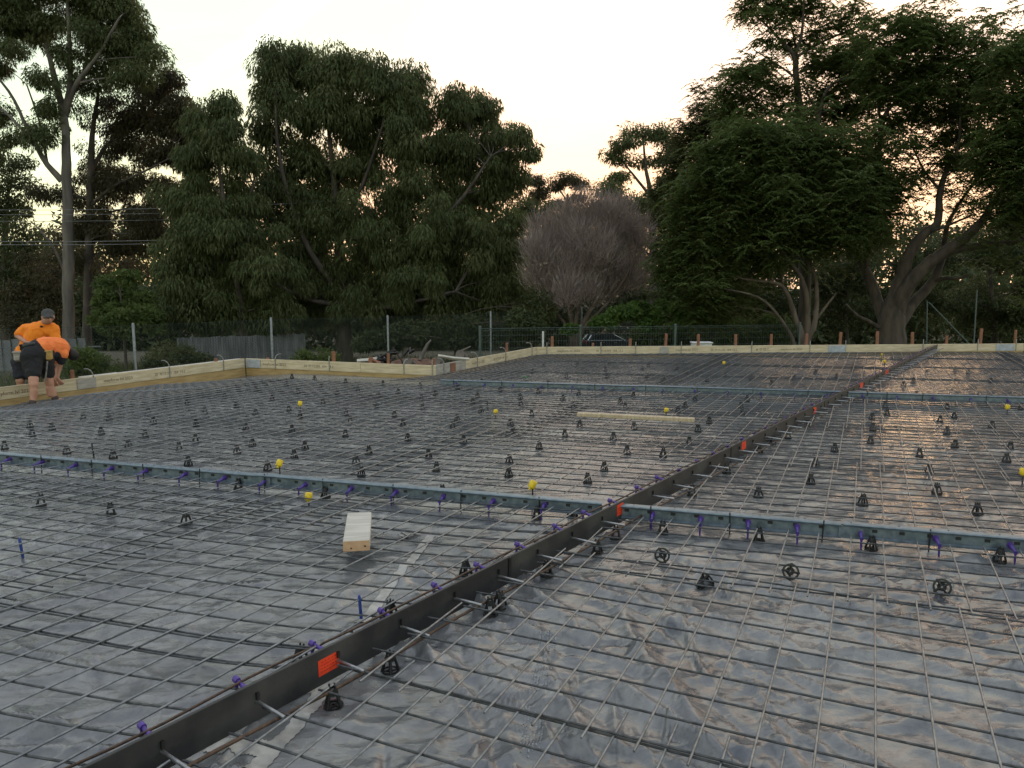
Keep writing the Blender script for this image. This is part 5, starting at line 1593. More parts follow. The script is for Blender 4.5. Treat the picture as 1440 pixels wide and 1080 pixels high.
STY = {
    # leaves per clump, clump radius, flatness, leaf length, width, droop, outward, random
    "gum":   dict(n=340, rs=0.62, flat=0.92, L=0.23, W=0.056, droop=0.95, outw=0.45, rnd=0.30),
    "gumfine": dict(n=250, rs=0.50, flat=0.85, L=0.17, W=0.046, droop=0.75, outw=0.5, rnd=0.45),
    "gumfar": dict(n=170, rs=0.75, flat=0.62, L=0.26, W=0.080, droop=0.6, outw=0.5, rnd=0.5),
    "dark":  dict(n=260, rs=0.70, flat=0.80, L=0.17, W=0.075, droop=0.5, outw=0.5, rnd=0.7),
    "bush":  dict(n=220, rs=0.36, flat=0.85, L=0.10, W=0.055, droop=0.2, outw=0.6, rnd=0.8),
    "vine":  dict(n=180, rs=0.32, flat=0.75, L=0.13, W=0.10, droop=0.3, outw=0.5, rnd=0.7),
}
def leaves(cent, sty, scale_r=None):
    """leaf-sized triangles spread through the clumps; returns verts, tint"""
    p = STY[sty]; K = len(cent); n = p["n"]
    rs = p["rs"] * rng.uniform(0.7, 1.25, K) if scale_r is None else scale_r
    d = unit(K * n)
    rad = rng.random(K * n) ** 0.38
    off = d * rad[:, None]
    low = off[:, 2] < 0
    off[low, 2] *= 0.8
    off[:, 2] *= p["flat"]
    rr = np.repeat(rs, n)
    c = np.repeat(cent, n, 0) + off * rr[:, None]
    ld = np.array([0, 0, -1.0]) * p["droop"] + d * p["outw"] + unit(K * n) * p["rnd"]
    ld = norm(ld)
    sd = norm(np.cross(ld, unit(K * n)))
    L = p["L"] * rng.uniform(0.6, 1.3, K * n); W = p["W"] * rng.uniform(0.7, 1.3, K * n)
    V = np.empty((K * n, 3, 3))
    V[:, 0] = c - sd * (W / 2)[:, None]; V[:, 1] = c + sd * (W / 2)[:, None]; V[:, 2] = c + ld * L[:, None]
    tint = np.clip(np.repeat(rng.normal(0.48, 0.30, K), n) + rng.normal(0, 0.16, K * n), 0, 1)
    return V.reshape(-1, 3), tint
def feathers(cent, nf=13, Lf=0.50, m=8, ll=0.125, lw=0.075, droop=0.5):
    """pinnate sprays: arching leaf stalks with flat leaflets on both sides"""
    K = len(cent); N = K * nf
    a = rng.uniform(0, 2 * math.pi, N)
    d = np.stack([np.cos(a), np.sin(a), np.zeros(N)], 1)
    up = rng.normal(0.15, 0.42, N)
    base = np.repeat(cent, nf, 0) + rng.normal(0, 1, (N, 3)) * np.array([0.20, 0.20, 0.16])
    Ls = Lf * rng.uniform(0.6, 1.2, N)
    t = np.linspace(0.12, 1, m)
    P = base[:, None, :] + d[:, None, :] * (Ls[:, None] * t)[:, :, None]
    P[:, :, 2] += Ls[:, None] * (up[:, None] * t - droop * t ** 2)
    sd = np.stack([-np.sin(a), np.cos(a), np.zeros(N)], 1)
    out = []
    tap = ll * (1.15 - 0.6 * t)
    for sg in (-1, 1):
        ld = sd[:, None, :] * sg * 0.85 + d[:, None, :] * 0.5 + rng.normal(0, 0.25, (N, m, 3)) + np.array([0, 0, -1.0]) * rng.uniform(-0.1, 0.9, (N, 1, 1))
        ld = ld / np.linalg.norm(ld, axis=2, keepdims=True)
        dd = d[:, None, :] * np.ones((1, m, 1))
        w2 = lw / 2
        V = np.empty((N, m, 3, 3))
        V[:, :, 0] = P - dd * w2; V[:, :, 1] = P + dd * w2; V[:, :, 2] = P + ld * (tap[None, :, None])
        out.append(V.reshape(-1, 3, 3))
    V = np.concatenate(out, 0)
    tn = np.clip(np.repeat(rng.normal(0.5, 0.3, K), nf * m) + rng.normal(0, 0.12, K * nf * m), 0, 1)
    return V.reshape(-1, 3), np.concatenate([tn, tn])
def twigs(cent, n=170, L=0.55, W=0.016):
    K = len(cent)
    d = unit(K * n)
    c = np.repeat(cent, n, 0) + d * (rng.random(K * n) ** 0.5 * 0.55)[:, None]
    ld = norm(np.array([0, 0, 0.75]) + d * 0.55 + unit(K * n) * 0.35)
    sd = norm(np.cross(ld, unit(K * n)))
    Ls = L * rng.uniform(0.35, 1.1, K * n); W_ = W * rng.uniform(0.6, 1.3, K * n)
    V = np.empty((K * n, 3, 3))
    V[:, 0] = c - sd * (W_ / 2)[:, None]; V[:, 1] = c + sd * (W_ / 2)[:, None]; V[:, 2] = c + ld * Ls[:, None]
    return V.reshape(-1, 3), np.clip(np.repeat(rng.normal(0.5, 0.2, K), n) + rng.normal(0, 0.15, K * n), 0, 1)

NTRI = [0]
GROW = {"gumfine": (1.12, 1.15), "gum": (1.16, 1.30), "gumfar": (1.08, 1.2), "dark": (1.15, 1.2), "feather": (1.2, 2.5), "bush": (1.1, 1.1), "vine": (1.05, 1.1), "twig": (1.1, 1.1)}
def tree(name, label, cat, Y, trunks, lobes, sty, leafmat, barkmat, group=None, dens=1.0, limb_r=0.05, thick=0.85, rs_k=1.0):
    """trunks: polylines of (px, py, radius m, depth offset); lobes: (px, py, rx, ry, density, depth offset) in photo pixels at depth Y"""
    ppm = 1089.0 / Y
    b0 = trunks[0][0] if trunks else (lobes[0][0], 490, 0.1, 0)
    base = atY(b0[0], b0[1], Y + (b0[3] if len(b0) > 3 else 0))
    gz = float(ground_h(base[0], base[1]))
    org = np.array([base[0], base[1], gz])
    root = empty(name, org, 0, label, cat, group)
    mb = MB()
    nodes = []
    for ti, tr in enumerate(trunks):
        P = []; Rr = []
        for i, q in enumerate(tr):
            p = atY(q[0], q[1], Y + (q[3] if len(q) > 3 else 0.0))
            P.append(p); Rr.append(q[2])
        if abs(tr[0][1] - b0[1]) < 12 and tr[0][1] > 455:
            g = P[0].copy(); g[2] = float(ground_h(g[0], g[1])) - 0.15
            if P[0][2] - g[2] > 0.15:
                P.insert(0, g); Rr.insert(0, Rr[0] * 1.25)
        # smooth the polyline a little (Catmull-Rom)
        Q = []; RQ = []
        for i in range(len(P) - 1):
            p0 = P[max(i - 1, 0)]; p1 = P[i]; p2 = P[i + 1]; p3 = P[min(i + 2, len(P) - 1)]
            for k in range(4):
                t = k / 4
                Q.append(0.5 * ((2 * p1) + (p2 - p0) * t + (2 * p0 - 5 * p1 + 4 * p2 - p3) * t * t + (3 * p1 - p0 - 3 * p2 + p3) * t ** 3) + rng.normal(0, 0.06, 3) * Rr[i] * (i + k > 0))
                RQ.append((Rr[i] * (1 - t) + Rr[i + 1] * t) * random.uniform(0.95, 1.06))
        Q.append(P[-1]); RQ.append(Rr[-1])
        mb.tube([q - org for q in Q], RQ, 10 if Rr[0] > 0.1 else 7)
        for q, r_ in zip(Q, RQ): nodes.append((q, r_))
    NP = np.array([n_[0] for n_ in nodes]) if nodes else None
    cents = []
    S_ = STY.get(sty, None)
    rs = (S_["rs"] if S_ else 0.45) * rs_k
    for lb in lobes:
        px, py, rx, ry = lb[:4]
        dn = (lb[4] if len(lb) > 4 else 1.0) * dens
        dy = lb[5] if len(lb) > 5 else random.uniform(-0.5, 0.5) * 1.6
        gx, gy = GROW.get(sty, (1.0, 1.0))
        a, b = rx * gx / ppm, ry * gy / ppm
        c = atY(px, py, Y + dy)
        ax = np.array([a, (a + b) / 2 * thick, b])
        ns = max(3, int(round(dn * (3.0 if sty == "feather" else 2.5) * a * b / (rs * rs) + 2)))
        d = unit(ns)
        rad = rng.random(ns) ** 0.45
        shrink = np.maximum(ax - rs * 0.45, ax * 0.6)
        pc = c + d * rad[:, None] * shrink
        cents.append(pc)
        if NP is not None:
            # limb from the nearest lower wood to the lobe, then twigs to the clumps
            dd = np.linalg.norm(NP - c, axis=1) + np.maximum(0, NP[:, 2] - (c[2] - 0.2)) * 1.5
            k = int(np.argmin(dd)); s = NP[k]; r0 = min(nodes[k][1] * 0.6, limb_r * (0.6 + 0.4 * a))
            m1 = s * 0.6 + c * 0.4 + np.array([0, 0, 0.12 * np.linalg.norm(c - s)]) + rng.normal(0, 0.08, 3) * np.linalg.norm(c - s)
            pts = [s * (1 - t) ** 2 + 2 * m1 * t * (1 - t) + c * t * t for t in np.linspace(0, 1, 7)]
            rr = [r0 * (1 - t) + 0.012 * t for t in np.linspace(0, 1, 7)]
            mb.tube([q - org for q in pts], rr, 5, cap=False)
            for q in pc[: 14]:
                tstart = random.choice([3, 4, 5, 6]); s_ = pts[tstart]
                mm = (s_ + q) / 2 + np.array([0, 0, -0.05 + 0.1 * random.random()])
                mb.tube([s_ - org, mm - org, q - org], [0.014, 0.010, 0.005], 3, cap=False)
    if trunks: mb.build("trunk", M[barkmat], root)
    C_ = np.concatenate(cents, 0)
    if sty == "feather": V, tn = feathers(C_)
    elif sty == "twig": V, tn = twigs(C_)
    else: V, tn = leaves(C_, sty, STY[sty]["rs"] * rs_k * rng.uniform(0.7, 1.25, len(C_)))
    Fa = np.arange(len(V)).reshape(-1, 3)
    NTRI[0] += len(Fa)
    o = link("crown", np_mesh("crown", V - org, Fa, M[leafmat], False, {"tint": ("FACE", tn)}), root)
    return root

GT = "trees behind the building site"
# two tall gums at the left
tree("gum_tree", "tall smooth barked gum tree at the left, with the thicker pale trunk and fanning limbs", "tree", 32.0,
     [[(97, 478, .24), (96, 380, .22), (95, 300, .20), (93, 230, .18), (90, 165, .15), (72, 90, .10, .3), (56, 20, .07, .5), (42, -60, .04, .8)],
      [(90, 165, .13), (99, 110, .10), (96, 20, .07, -.3), (88, -60, .04, -.5)],
      [(92, 160, .12), (108, 118, .09, -.4), (140, 75, .06, -.7), (168, 25, .035, -1.0)],
      [(96, 140, .10), (118, 100, .06, .6), (128, 40, .04, .9), (140, -30, .03, 1.2)],
      [(87, 255, .13), (60, 222, .10, -.3), (38, 180, .07, -.5), (12, 128, .05, -.9), (-35, 75, .03, -1.3)],
      [(50, 205, .07, -.4), (20, 170, .05, -.2), (-12, 140, .03, 0)],
      [(66, 228, .06, .2), (58, 180, .04, .5), (38, 120, .03, .8)],
      [(90, 378, .07), (76, 350, .05, -.3), (60, 328, .035, -.5), (42, 310, .015, -.8)]],
     [(10, 22, 45, 28), (45, -25, 50, 35), (100, -25, 50, 35), (135, 8, 45, 32), (178, 18, 32, 28), (196, 55, 26, 26), (165, 68, 38, 26), (118, 52, 30, 22, .6), (18, 72, 28, 12, .8), (-12, 90, 30, 16, .9),
      (62, 112, 24, 16, .6), (182, 108, 36, 20, .8), (214, 80, 14, 18), (66, 158, 18, 16, .45), (-15, 162, 36, 24, .8), (56, 195, 24, 20, .55), (14, 195, 28, 12, .55), (70, 30, 34, 22, .6), (30, 48, 26, 14, .6), (90, 70, 20, 16, .4), (120, 20, 90, 40, .45, .8), (170, 70, 45, 50, .7, .6), (30, 30, 60, 40, .4, .6), (60, 140, 70, 60, .10, .5), (120, 110, 50, 40, .3, .5)],
     "gumfine", "leaf_gum", "bark_gum", GT, 1.6)
tree("gum_tree", "tall brownish gum tree at the left, with the thinner trunk right of the pale one", "tree", 34.0,
     [[(122, 474, .20), (124, 380, .18), (126, 300, .16), (128, 230, .14), (131, 180, .10), (140, 120, .05)],
      [(128, 240, .10), (150, 205, .08, .3), (185, 175, .05, .5), (220, 150, .03, .8)], [(127, 290, .08), (160, 262, .06, -.4), (205, 240, .04, -.7), (240, 222, .025, -1)],
      [(126, 320, .06), (150, 300, .05, .3), (200, 290, .03, .5)], [(123, 400, .05), (135, 395, .04), (148, 412, .03)]],
     [(222, 128, 34, 20), (238, 108, 16, 14), (250, 148, 26, 18), (200, 165, 42, 24), (246, 182, 32, 18), (150, 148, 28, 22, .6), (178, 208, 38, 15, .7), (228, 216, 38, 20, .9), (158, 250, 36, 18, .6), (212, 262, 42, 18, .8),
      (270, 170, 12, 12), (150, 312, 48, 20, .8), (205, 305, 36, 10, .5), (222, 330, 34, 12, .8), (112, 332, 36, 20, .8), (262, 205, 20, 14), (180, 345, 40, 16, .8), (100, 275, 26, 16, .5), (60, 270, 24, 14, .5), (170, 185, 30, 16, .6), (220, 180, 50, 50, .6, .5), (190, 290, 80, 60, .5, .8), (120, 370, 90, 40, .5, 1), (140, 220, 50, 60, .3, .8), (255, 190, 35, 50, .6, .4)],
     "gumfine", "leaf_gum_warm", "bark_dark", GT, 1.35)
tree("dark_tree", "dark dense tree cut by the left edge, behind the tall gums", "tree", 38.0,
     [[(8, 474, .2), (6, 400, .18), (8, 320, .12), (12, 270, .06)]],
     [(8, 292, 40, 30), (28, 340, 32, 34), (-5, 392, 50, 40), (26, 258, 26, 16, .6), (14, 232, 32, 12, .5), (-30, 320, 40, 40), (34, 385, 26, 30, .8), (-20, 215, 30, 16, .6)], "dark", "leaf_dark", "bark_dark", GT, 1.1)
# big central gum and its lighter neighbour
tree("gum_tree", "great rounded gum tree left of centre, the tallest dense crown with domed clumps", "tree", 34.0,
     [[(484, 476, .32), (482, 425, .29), (478, 385, .24), (476, 330, .18), (470, 260, .13), (462, 180, .07)], [(482, 420, .2), (505, 370, .16, .5), (545, 300, .11, .9), (580, 220, .07, 1.2)],
      [(480, 415, .18), (440, 360, .13, -.6), (410, 290, .10, -.9), (390, 200, .06, -1.1), (388, 130, .04, -1.2)], [(500, 380, .14, .5), (570, 350, .11, -.5), (640, 290, .08, -.9), (690, 220, .04, -1)],
      [(484, 430, .12), (430, 420, .09, -1), (380, 395, .06, -1.5)], [(486, 440, .12), (560, 430, .09, -1), (640, 410, .06, -1.6)], [(475, 330, .10), (510, 260, .07, -.5), (540, 170, .05, -.8)]],
     [(383, 104, 35, 32, 1.1), (428, 88, 42, 28, 1.1), (480, 104, 42, 30, 1.1), (535, 122, 42, 32, 1.1), (582, 138, 38, 32), (400, 156, 48, 30, 1.1), (460, 160, 52, 36, 1.2), (520, 172, 48, 36, 1.2), (572, 188, 44, 36, 1.1),
      (640, 150, 30, 26), (676, 150, 26, 22, .9), (694, 200, 34, 36), (640, 212, 44, 38, 1.1), (728, 192, 14, 14, .45), (745, 212, 7, 10, .3), (702, 262, 38, 42, 1.1), (640, 282, 48, 42, 1.1), (580, 262, 42, 36, .8),
      (500, 240, 46, 22, .7), (436, 220, 34, 24, .8), (374, 185, 22, 16, .5), (404, 280, 38, 26, .8), (462, 312, 52, 36, 1.1), (532, 322, 48, 42, 1.1), (600, 342, 52, 46, 1.1), (670, 342, 48, 46, 1.1), (712, 330, 26, 55),
      (704, 400, 38, 42), (642, 410, 48, 38, 1.1), (572, 402, 48, 42), (502, 400, 48, 38), (442, 372, 48, 36, 1.1), (430, 430, 40, 28), (660, 448, 40, 20, .8), (590, 452, 40, 18, .7), (720, 440, 24, 24, .7),
      (560, 360, 150, 75, .5, -.6), (450, 130, 80, 40, .5, .6), (560, 200, 90, 50, .5, .8), (470, 420, 190, 40, .4, .5), (600, 400, 120, 50, .5, 1.2), (430, 260, 60, 60, .5, 1.5), (660, 250, 60, 70, .6, .8), (380, 230, 45, 45, .6, .4), (480, 250, 70, 50, .5, 1), (370, 300, 40, 45, .7, .2), (300, 260, 50, 60, .4, 1.5)],
     "gum", "leaf_gum", "bark_dark", GT, 1.15, 0.07)
tree("gum_tree", "lighter green weeping gum tree between the left gums and the great rounded one", "tree", 31.0,
     [[(342, 474, .18), (338, 430, .16), (330, 380, .13), (318, 300, .09), (305, 220, .05), (300, 160, .03)], [(332, 390, .09), (290, 350, .06, -.4), (250, 330, .03, -.6)], [(325, 340, .07), (350, 280, .05, .4), (365, 220, .03, .6)]],
     [(290, 176, 36, 28, .7), (322, 200, 28, 24, .65), (268, 222, 30, 18, .8), (312, 150, 22, 12, .6), (345, 235, 20, 16, .4), (300, 322, 42, 30, 1.1), (250, 360, 32, 30, 1.1), (342, 302, 38, 26), (312, 372, 48, 36, 1.2), (372, 382, 38, 36),
      (258, 410, 40, 32, 1.1), (330, 425, 48, 28, 1.1), (392, 432, 38, 24), (280, 288, 28, 18), (240, 440, 30, 22), (285, 450, 34, 18), (365, 455, 36, 16), (275, 258, 22, 10, .5), (310, 400, 85, 60, .5, .7), (320, 330, 70, 40, .4, -.3), (300, 210, 50, 50, .45, .3), (260, 280, 40, 40, .5, .3)],
     "gum", "leaf_gum", "bark_dark", GT, 1.15, rs_k=0.92)
# far small trees in the sky gap
tree("gum_tree", "small far tree in the sky gap, left one", "tree", 66.0, [[(755, 470, .2), (755, 300, .14), (757, 262, .06)]], [(757, 254, 15, 13), (750, 278, 15, 14, .8), (764, 272, 12, 12, .8), (742, 300, 14, 12, .8)], "gumfar", "leaf_gum_warm", "bark_dark", GT, 1.3)
tree("gum_tree", "small far tree in the sky gap, right one", "tree", 66.0, [[(798, 470, .2), (798, 300, .14), (798, 272, .06)], [(798, 285, .08), (815, 262, .04)], [(798, 285, .08), (785, 262, .04)]], [(798, 252, 18, 12), (785, 265, 14, 9), (814, 258, 11, 12), (812, 278, 12, 8, .7), (795, 288, 20, 10, .8), (780, 290, 12, 8, .6)], "gumfar", "leaf_gum_warm", "bark_dark", GT, 1.3)
tree("dark_tree", "low olive tree showing behind the mauve bush, under the two small far trees", "tree", 58.0, [[(790, 470, .2), (790, 380, .14), (788, 320, .06)]],
     [(772, 300, 34, 16), (735, 296, 24, 26), (842, 304, 24, 18), (810, 302, 30, 14), (790, 340, 60, 28), (870, 330, 40, 30)], "gumfar", "leaf_olive", "bark_dark", GT, 1.3)
tree("gum_tree", "umbrella shaped gum tree standing beyond the mauve bush, right of the sky gap", "tree", 52.0,
     [[(920, 470, .3), (918, 340, .24), (914, 270, .17), (908, 235, .10), (905, 200, .05)], [(915, 280, .12), (935, 240, .07), (945, 210, .03)], [(914, 275, .12), (890, 245, .07), (872, 222, .03)], [(914, 290, .1), (880, 282, .06), (860, 270, .03)]],
     [(905, 186, 34, 10, 1.2), (880, 200, 22, 11, 1.1), (930, 192, 24, 12, 1.1), (862, 222, 16, 10, 1.1), (950, 205, 14, 14), (870, 250, 18, 11, .8), (903, 228, 32, 9, .8), (936, 222, 20, 12, .8), (858, 270, 24, 15, 1.2), (890, 286, 34, 16, 1.2), (940, 258, 20, 14, .6),
      (850, 292, 20, 16, 1.1), (926, 284, 28, 14, .9), (880, 310, 50, 18, 1.1), (945, 310, 30, 22, 1.1)], "gumfar", "leaf_gum", "bark_dark", GT, 1.25)
tree("bare_shrub_tree", "mauve grey leafless twiggy tree in the middle, before the dark wood", "tree", 31.0,
     [[(806, 476, .12), (800, 430, .09), (785, 380, .05), (775, 330, .02)], [(808, 470, .10), (815, 420, .07), (822, 360, .04), (820, 300, .02)], [(812, 472, .10), (840, 420, .07), (862, 360, .04), (872, 305, .02)], [(815, 470, .08), (855, 425, .05), (885, 380, .03), (898, 340, .015)], [(802, 470, .08), (775, 430, .05), (757, 390, .025), (748, 355, .012)]],
     [(770, 328, 28, 28), (815, 300, 34, 24), (860, 302, 34, 24), (890, 338, 26, 30), (830, 345, 46, 36), (780, 368, 36, 36), (850, 385, 46, 36), (800, 410, 42, 30, .8), (885, 385, 26, 30, .8), (752, 385, 16, 26, .6), (755, 350, 18, 22, .7)],
     "twig", "twig", "bark_grey", GT, 1.7)
# right-hand trees
tree("feathery_tree", "pale olive tree at the left of the right-hand group, behind the dense feathery one", "tree", 38.0,
     [[(985, 470, .2), (985, 330, .15), (982, 250, .09), (985, 190, .04)], [(984, 280, .08), (960, 240, .04)]],
     [(985, 182, 18, 18, .8), (972, 212, 28, 20, .9), (955, 245, 28, 20, .9), (1000, 200, 20, 20, .7), (938, 282, 26, 22), (965, 275, 30, 20, .9), (930, 320, 28, 26), (1000, 170, 14, 12, .7), (1020, 185, 18, 12, .6), (925, 360, 24, 26), (980, 260, 50, 60, .4, .6), (1010, 160, 40, 30, .5, .4)], "feather", "leaf_olive", "bark_dark", GT, 1.5)
tree("feathery_tree", "tall open feathery tree with a straight dark stem, tallest at the right", "tree", 31.0,
     [[(1131, 470, .24), (1131, 340, .22), (1129, 215, .17), (1124, 150, .14), (1119, 100, .11), (1116, 78, .09), (1096, 55, .06, .3), (1072, 30, .035, .5), (1050, 14, .02, .7)],
      [(1117, 80, .08), (1127, 50, .06, -.3), (1130, 10, .04, -.5), (1132, -40, .02, -.6)], [(1117, 82, .07), (1150, 62, .05, .4), (1195, 42, .035, .7), (1235, 22, .02, .9)],
      [(1122, 90, .05), (1115, 45, .04, .7), (1100, 5, .025, 1), (1095, -30, .015, 1.2)], [(1131, 225, .13), (1146, 205, .11, -.3), (1152, 160, .09, -.4), (1166, 122, .06, -.6), (1196, 108, .03, -.8)],
      [(1108, 168, .06), (1086, 158, .05, -.4), (1062, 144, .035, -.6), (1030, 128, .02, -.8)], [(1120, 110, .05), (1095, 92, .035, .5), (1060, 70, .02, .8)], [(1152, 165, .05, -.4), (1135, 130, .035, -.8), (1128, 110, .02, -1)]],
     [(1045, 14, 14, 6), (1066, 18, 12, 6), (1076, 60, 10, 5), (1096, 38, 10, 6, .7), (1090, 2, 24, 9, .8), (1120, 18, 18, 10, .6), (1150, 6, 28, 10, .7), (1182, 28, 18, 9, .8), (1198, 10, 14, 6), (1108, 62, 18, 5), (1150, 52, 18, 8, .8),
      (1040, 108, 22, 8), (1018, 126, 14, 6), (1062, 112, 22, 9), (1045, 138, 28, 7), (1072, 92, 14, 6), (1100, 122, 26, 7), (1028, 158, 28, 8), (1060, 162, 28, 7, .9), (1156, 92, 28, 9), (1182, 82, 22, 8), (1206, 72, 22, 8), (1162, 134, 18, 7, .8),
      (1196, 118, 22, 8), (1212, 98, 18, 7), (1232, 122, 18, 8), (1130, 162, 22, 7, .8), (1172, 158, 22, 8, .8), (1085, 185, 30, 7, .9), (1040, 180, 26, 8, .9), (1200, 148, 22, 7, .8), (1220, 30, 16, 7, .7), (1212, 55, 16, 6, .6), (1060, -10, 26, 10, .7), (1140, -30, 40, 12, .8), (1100, 150, 18, 5), (1190, 110, 60, 40, .4, .6), (1060, 130, 50, 28, .35, .3), (1130, 60, 60, 45, .18, .3), (1150, 170, 60, 30, .4, .5)],
     "feather", "leaf_feather", "bark_dark", GT, 1.5, 0.035)
tree("feathery_tree", "broad dense green feathery tree with several pale stems from one foot", "tree", 27.0,
     [[(1131, 484, .16), (1120, 452, .10), (1106, 412, .08, -.3), (1090, 398, .06, -.5), (1045, 392, .05, -.7), (1016, 376, .03, -.9)], [(1132, 482, .14), (1136, 450, .10), (1131, 402, .08, -.2), (1114, 372, .06, -.3), (1085, 340, .03, -.4)],
      [(1134, 482, .13), (1146, 452, .10), (1148, 400, .07, .3), (1138, 362, .05, .4), (1130, 300, .03, .4)], [(1116, 482, .07), (1094, 444, .055, -.6), (1066, 418, .04, -.9), (1018, 406, .025, -1.2)], [(1140, 460, .06), (1162, 430, .045, .2), (1176, 412, .03, .3)], [(1106, 412, .05), (1100, 390, .045), (1120, 330, .03), (1150, 270, .02)]],
     [(1010, 216, 32, 14), (1060, 200, 42, 14), (1110, 212, 46, 17), (1160, 214, 38, 15), (1000, 250, 36, 17), (1060, 244, 46, 19, 1.1), (1120, 252, 50, 20, 1.1), (1180, 250, 42, 19), (1232, 250, 36, 17), (1252, 278, 26, 16), (968, 290, 32, 18), (1030, 288, 46, 19, 1.1),
      (1092, 298, 50, 19, 1.1), (1152, 298, 46, 18), (1212, 298, 40, 16), (980, 330, 36, 20, 1.1), (1040, 334, 42, 17), (1100, 328, 32, 11, .9), (950, 368, 32, 24), (984, 400, 32, 24), (1018, 365, 26, 16, .9), (1182, 334, 32, 12, .8), (1060, 365, 36, 14, .8), (1000, 435, 34, 20, .8), (1085, 358, 22, 10, .8), (1140, 345, 24, 9, .8), (1110, 275, 150, 60, .35, .6), (1020, 330, 80, 60, .4, .8), (1100, 230, 110, 30, .4, 1.2), (1200, 300, 60, 35, .5, .8)],
     "feather", "leaf_feather", "bark_grey", GT, 2.4)
tree("spreading_tree", "great spreading tree at the right with thick leaning limbs from one broad foot", "tree", 28.0,
     [[(1252, 482, .50), (1255, 445, .42), (1262, 415, .32), (1276, 362, .20, -.2), (1298, 330, .16, -.3), (1318, 314, .14, -.3), (1322, 270, .11, -.3), (1332, 236, .08, -.3), (1348, 205, .05, -.3), (1350, 150, .03, -.3)],
      [(1260, 440, .32), (1272, 408, .26, -.3), (1302, 374, .22, -.6), (1330, 354, .20, -.8), (1362, 330, .17, -1), (1385, 305, .13, -1.1), (1396, 284, .09, -1.1), (1420, 246, .06, -1.2), (1440, 200, .03, -1.3)],
      [(1262, 456, .24), (1286, 424, .20, .5), (1312, 394, .16, .7), (1326, 358, .12, .6), (1335, 310, .07, .5), (1375, 250, .04, .4)], [(1328, 356, .14, -.8), (1368, 347, .12, -1), (1405, 342, .10, -1.2), (1450, 338, .08, -1.5), (1500, 330, .05, -1.8)],
      [(1308, 396, .09, .7), (1330, 391, .07, .3), (1345, 392, .06, 0), (1363, 386, .04, -.2)], [(1248, 470, .2), (1236, 430, .2, .6), (1224, 396, .18, .9), (1206, 356, .14, 1.2), (1190, 335, .08, 1.4), (1170, 290, .04, 1.5)],
      [(1238, 462, .08), (1222, 452, .07, -.3), (1206, 444, .055, -.5), (1190, 428, .03, -.7)], [(1386, 304, .07, -1.1), (1412, 316, .055, -1.4), (1440, 336, .04, -1.6)], [(1300, 328, .07, -.3), (1330, 318, .05, -.7), (1366, 303, .03, -1)],
      [(1216, 380, .12, 1), (1228, 290, .11, .8), (1236, 212, .10, .6), (1240, 178, .09, .5), (1252, 150, .07, .4), (1290, 126, .04, .3), (1320, 90, .02, .2)], [(1240, 180, .06, .5), (1235, 130, .04, .4), (1250, 70, .025, .3)],
      [(1322, 268, .06, -.3), (1300, 240, .04, -.1), (1280, 200, .025, 0)], [(1335, 240, .05, -.3), (1390, 220, .035, -.6), (1430, 215, .02, -.8)]],
     [(1255, 30, 18, 7, .7), (1282, 24, 18, 7, .8), (1302, 40, 22, 9, .8), (1270, 60, 22, 8, .8), (1322, 50, 18, 7, .9), (1346, 60, 18, 8, .8), (1376, 60, 13, 7), (1396, 75, 14, 7), (1240, 84, 22, 8), (1220, 94, 18, 7), (1290, 88, 22, 9, .8), (1330, 94, 22, 9, .9), (1370, 108, 25, 9, 1.1),
      (1312, 128, 22, 8, .8), (1240, 128, 16, 6, .8), (1282, 164, 26, 8, 1), (1250, 180, 22, 7), (1326, 168, 22, 9, .8), (1356, 158, 18, 8, .9), (1330, 194, 26, 8, 1.1), (1372, 188, 22, 9, 1.1), (1296, 204, 26, 7, .8), (1342, 224, 26, 7), (1374, 228, 26, 9), (1402, 102, 22, 8, 1.1), (1362, 134, 20, 7), (1270, 112, 18, 7, .7), (1300, 240, 22, 6, .6), (1200, 320, 26, 12, .8), (1230, 330, 24, 12, .8), (1215, 196, 20, 8), (1300, 110, 80, 45, .3, .8), (1370, 160, 50, 60, .4, .5), (1250, 150, 50, 40, .35, .9), (1300, 250, 60, 30, .15, .5), (1390, 260, 60, 30, .4, .5), (1230, 280, 50, 40, .4, 1), (1310, 80, 90, 30, .3, .3), (1340, 130, 80, 35, .35, 1), (1260, 110, 60, 30, .3, .2), (1230, 60, 40, 20, .3, .5)],
     "feather", "leaf_feather", "bark_dark", GT, 1.5, 0.04)
tree("feathery_tree", "dense green feathery tree cut by the right edge of the photo", "tree", 25.0,
     [[(1560, 482, .3), (1550, 400, .26), (1520, 300, .2), (1490, 220, .12), (1460, 140, .06)], [(1530, 320, .12), (1480, 290, .07), (1430, 270, .04)], [(1500, 240, .1), (1450, 200, .06), (1405, 180, .03)]],
     [(1416, 76, 28, 11), (1442, 70, 28, 12), (1402, 140, 28, 9), (1440, 140, 38, 16), (1432, 185, 42, 18), (1416, 230, 38, 16), (1442, 262, 38, 22), (1424, 300, 28, 11), (1392, 210, 22, 9), (1480, 110, 40, 24), (1490, 200, 40, 30), (1490, 290, 40, 24), (1440, 200, 60, 100, .5, .6)],
     "feather", "leaf_feather", "bark_dark", GT, 2.0)
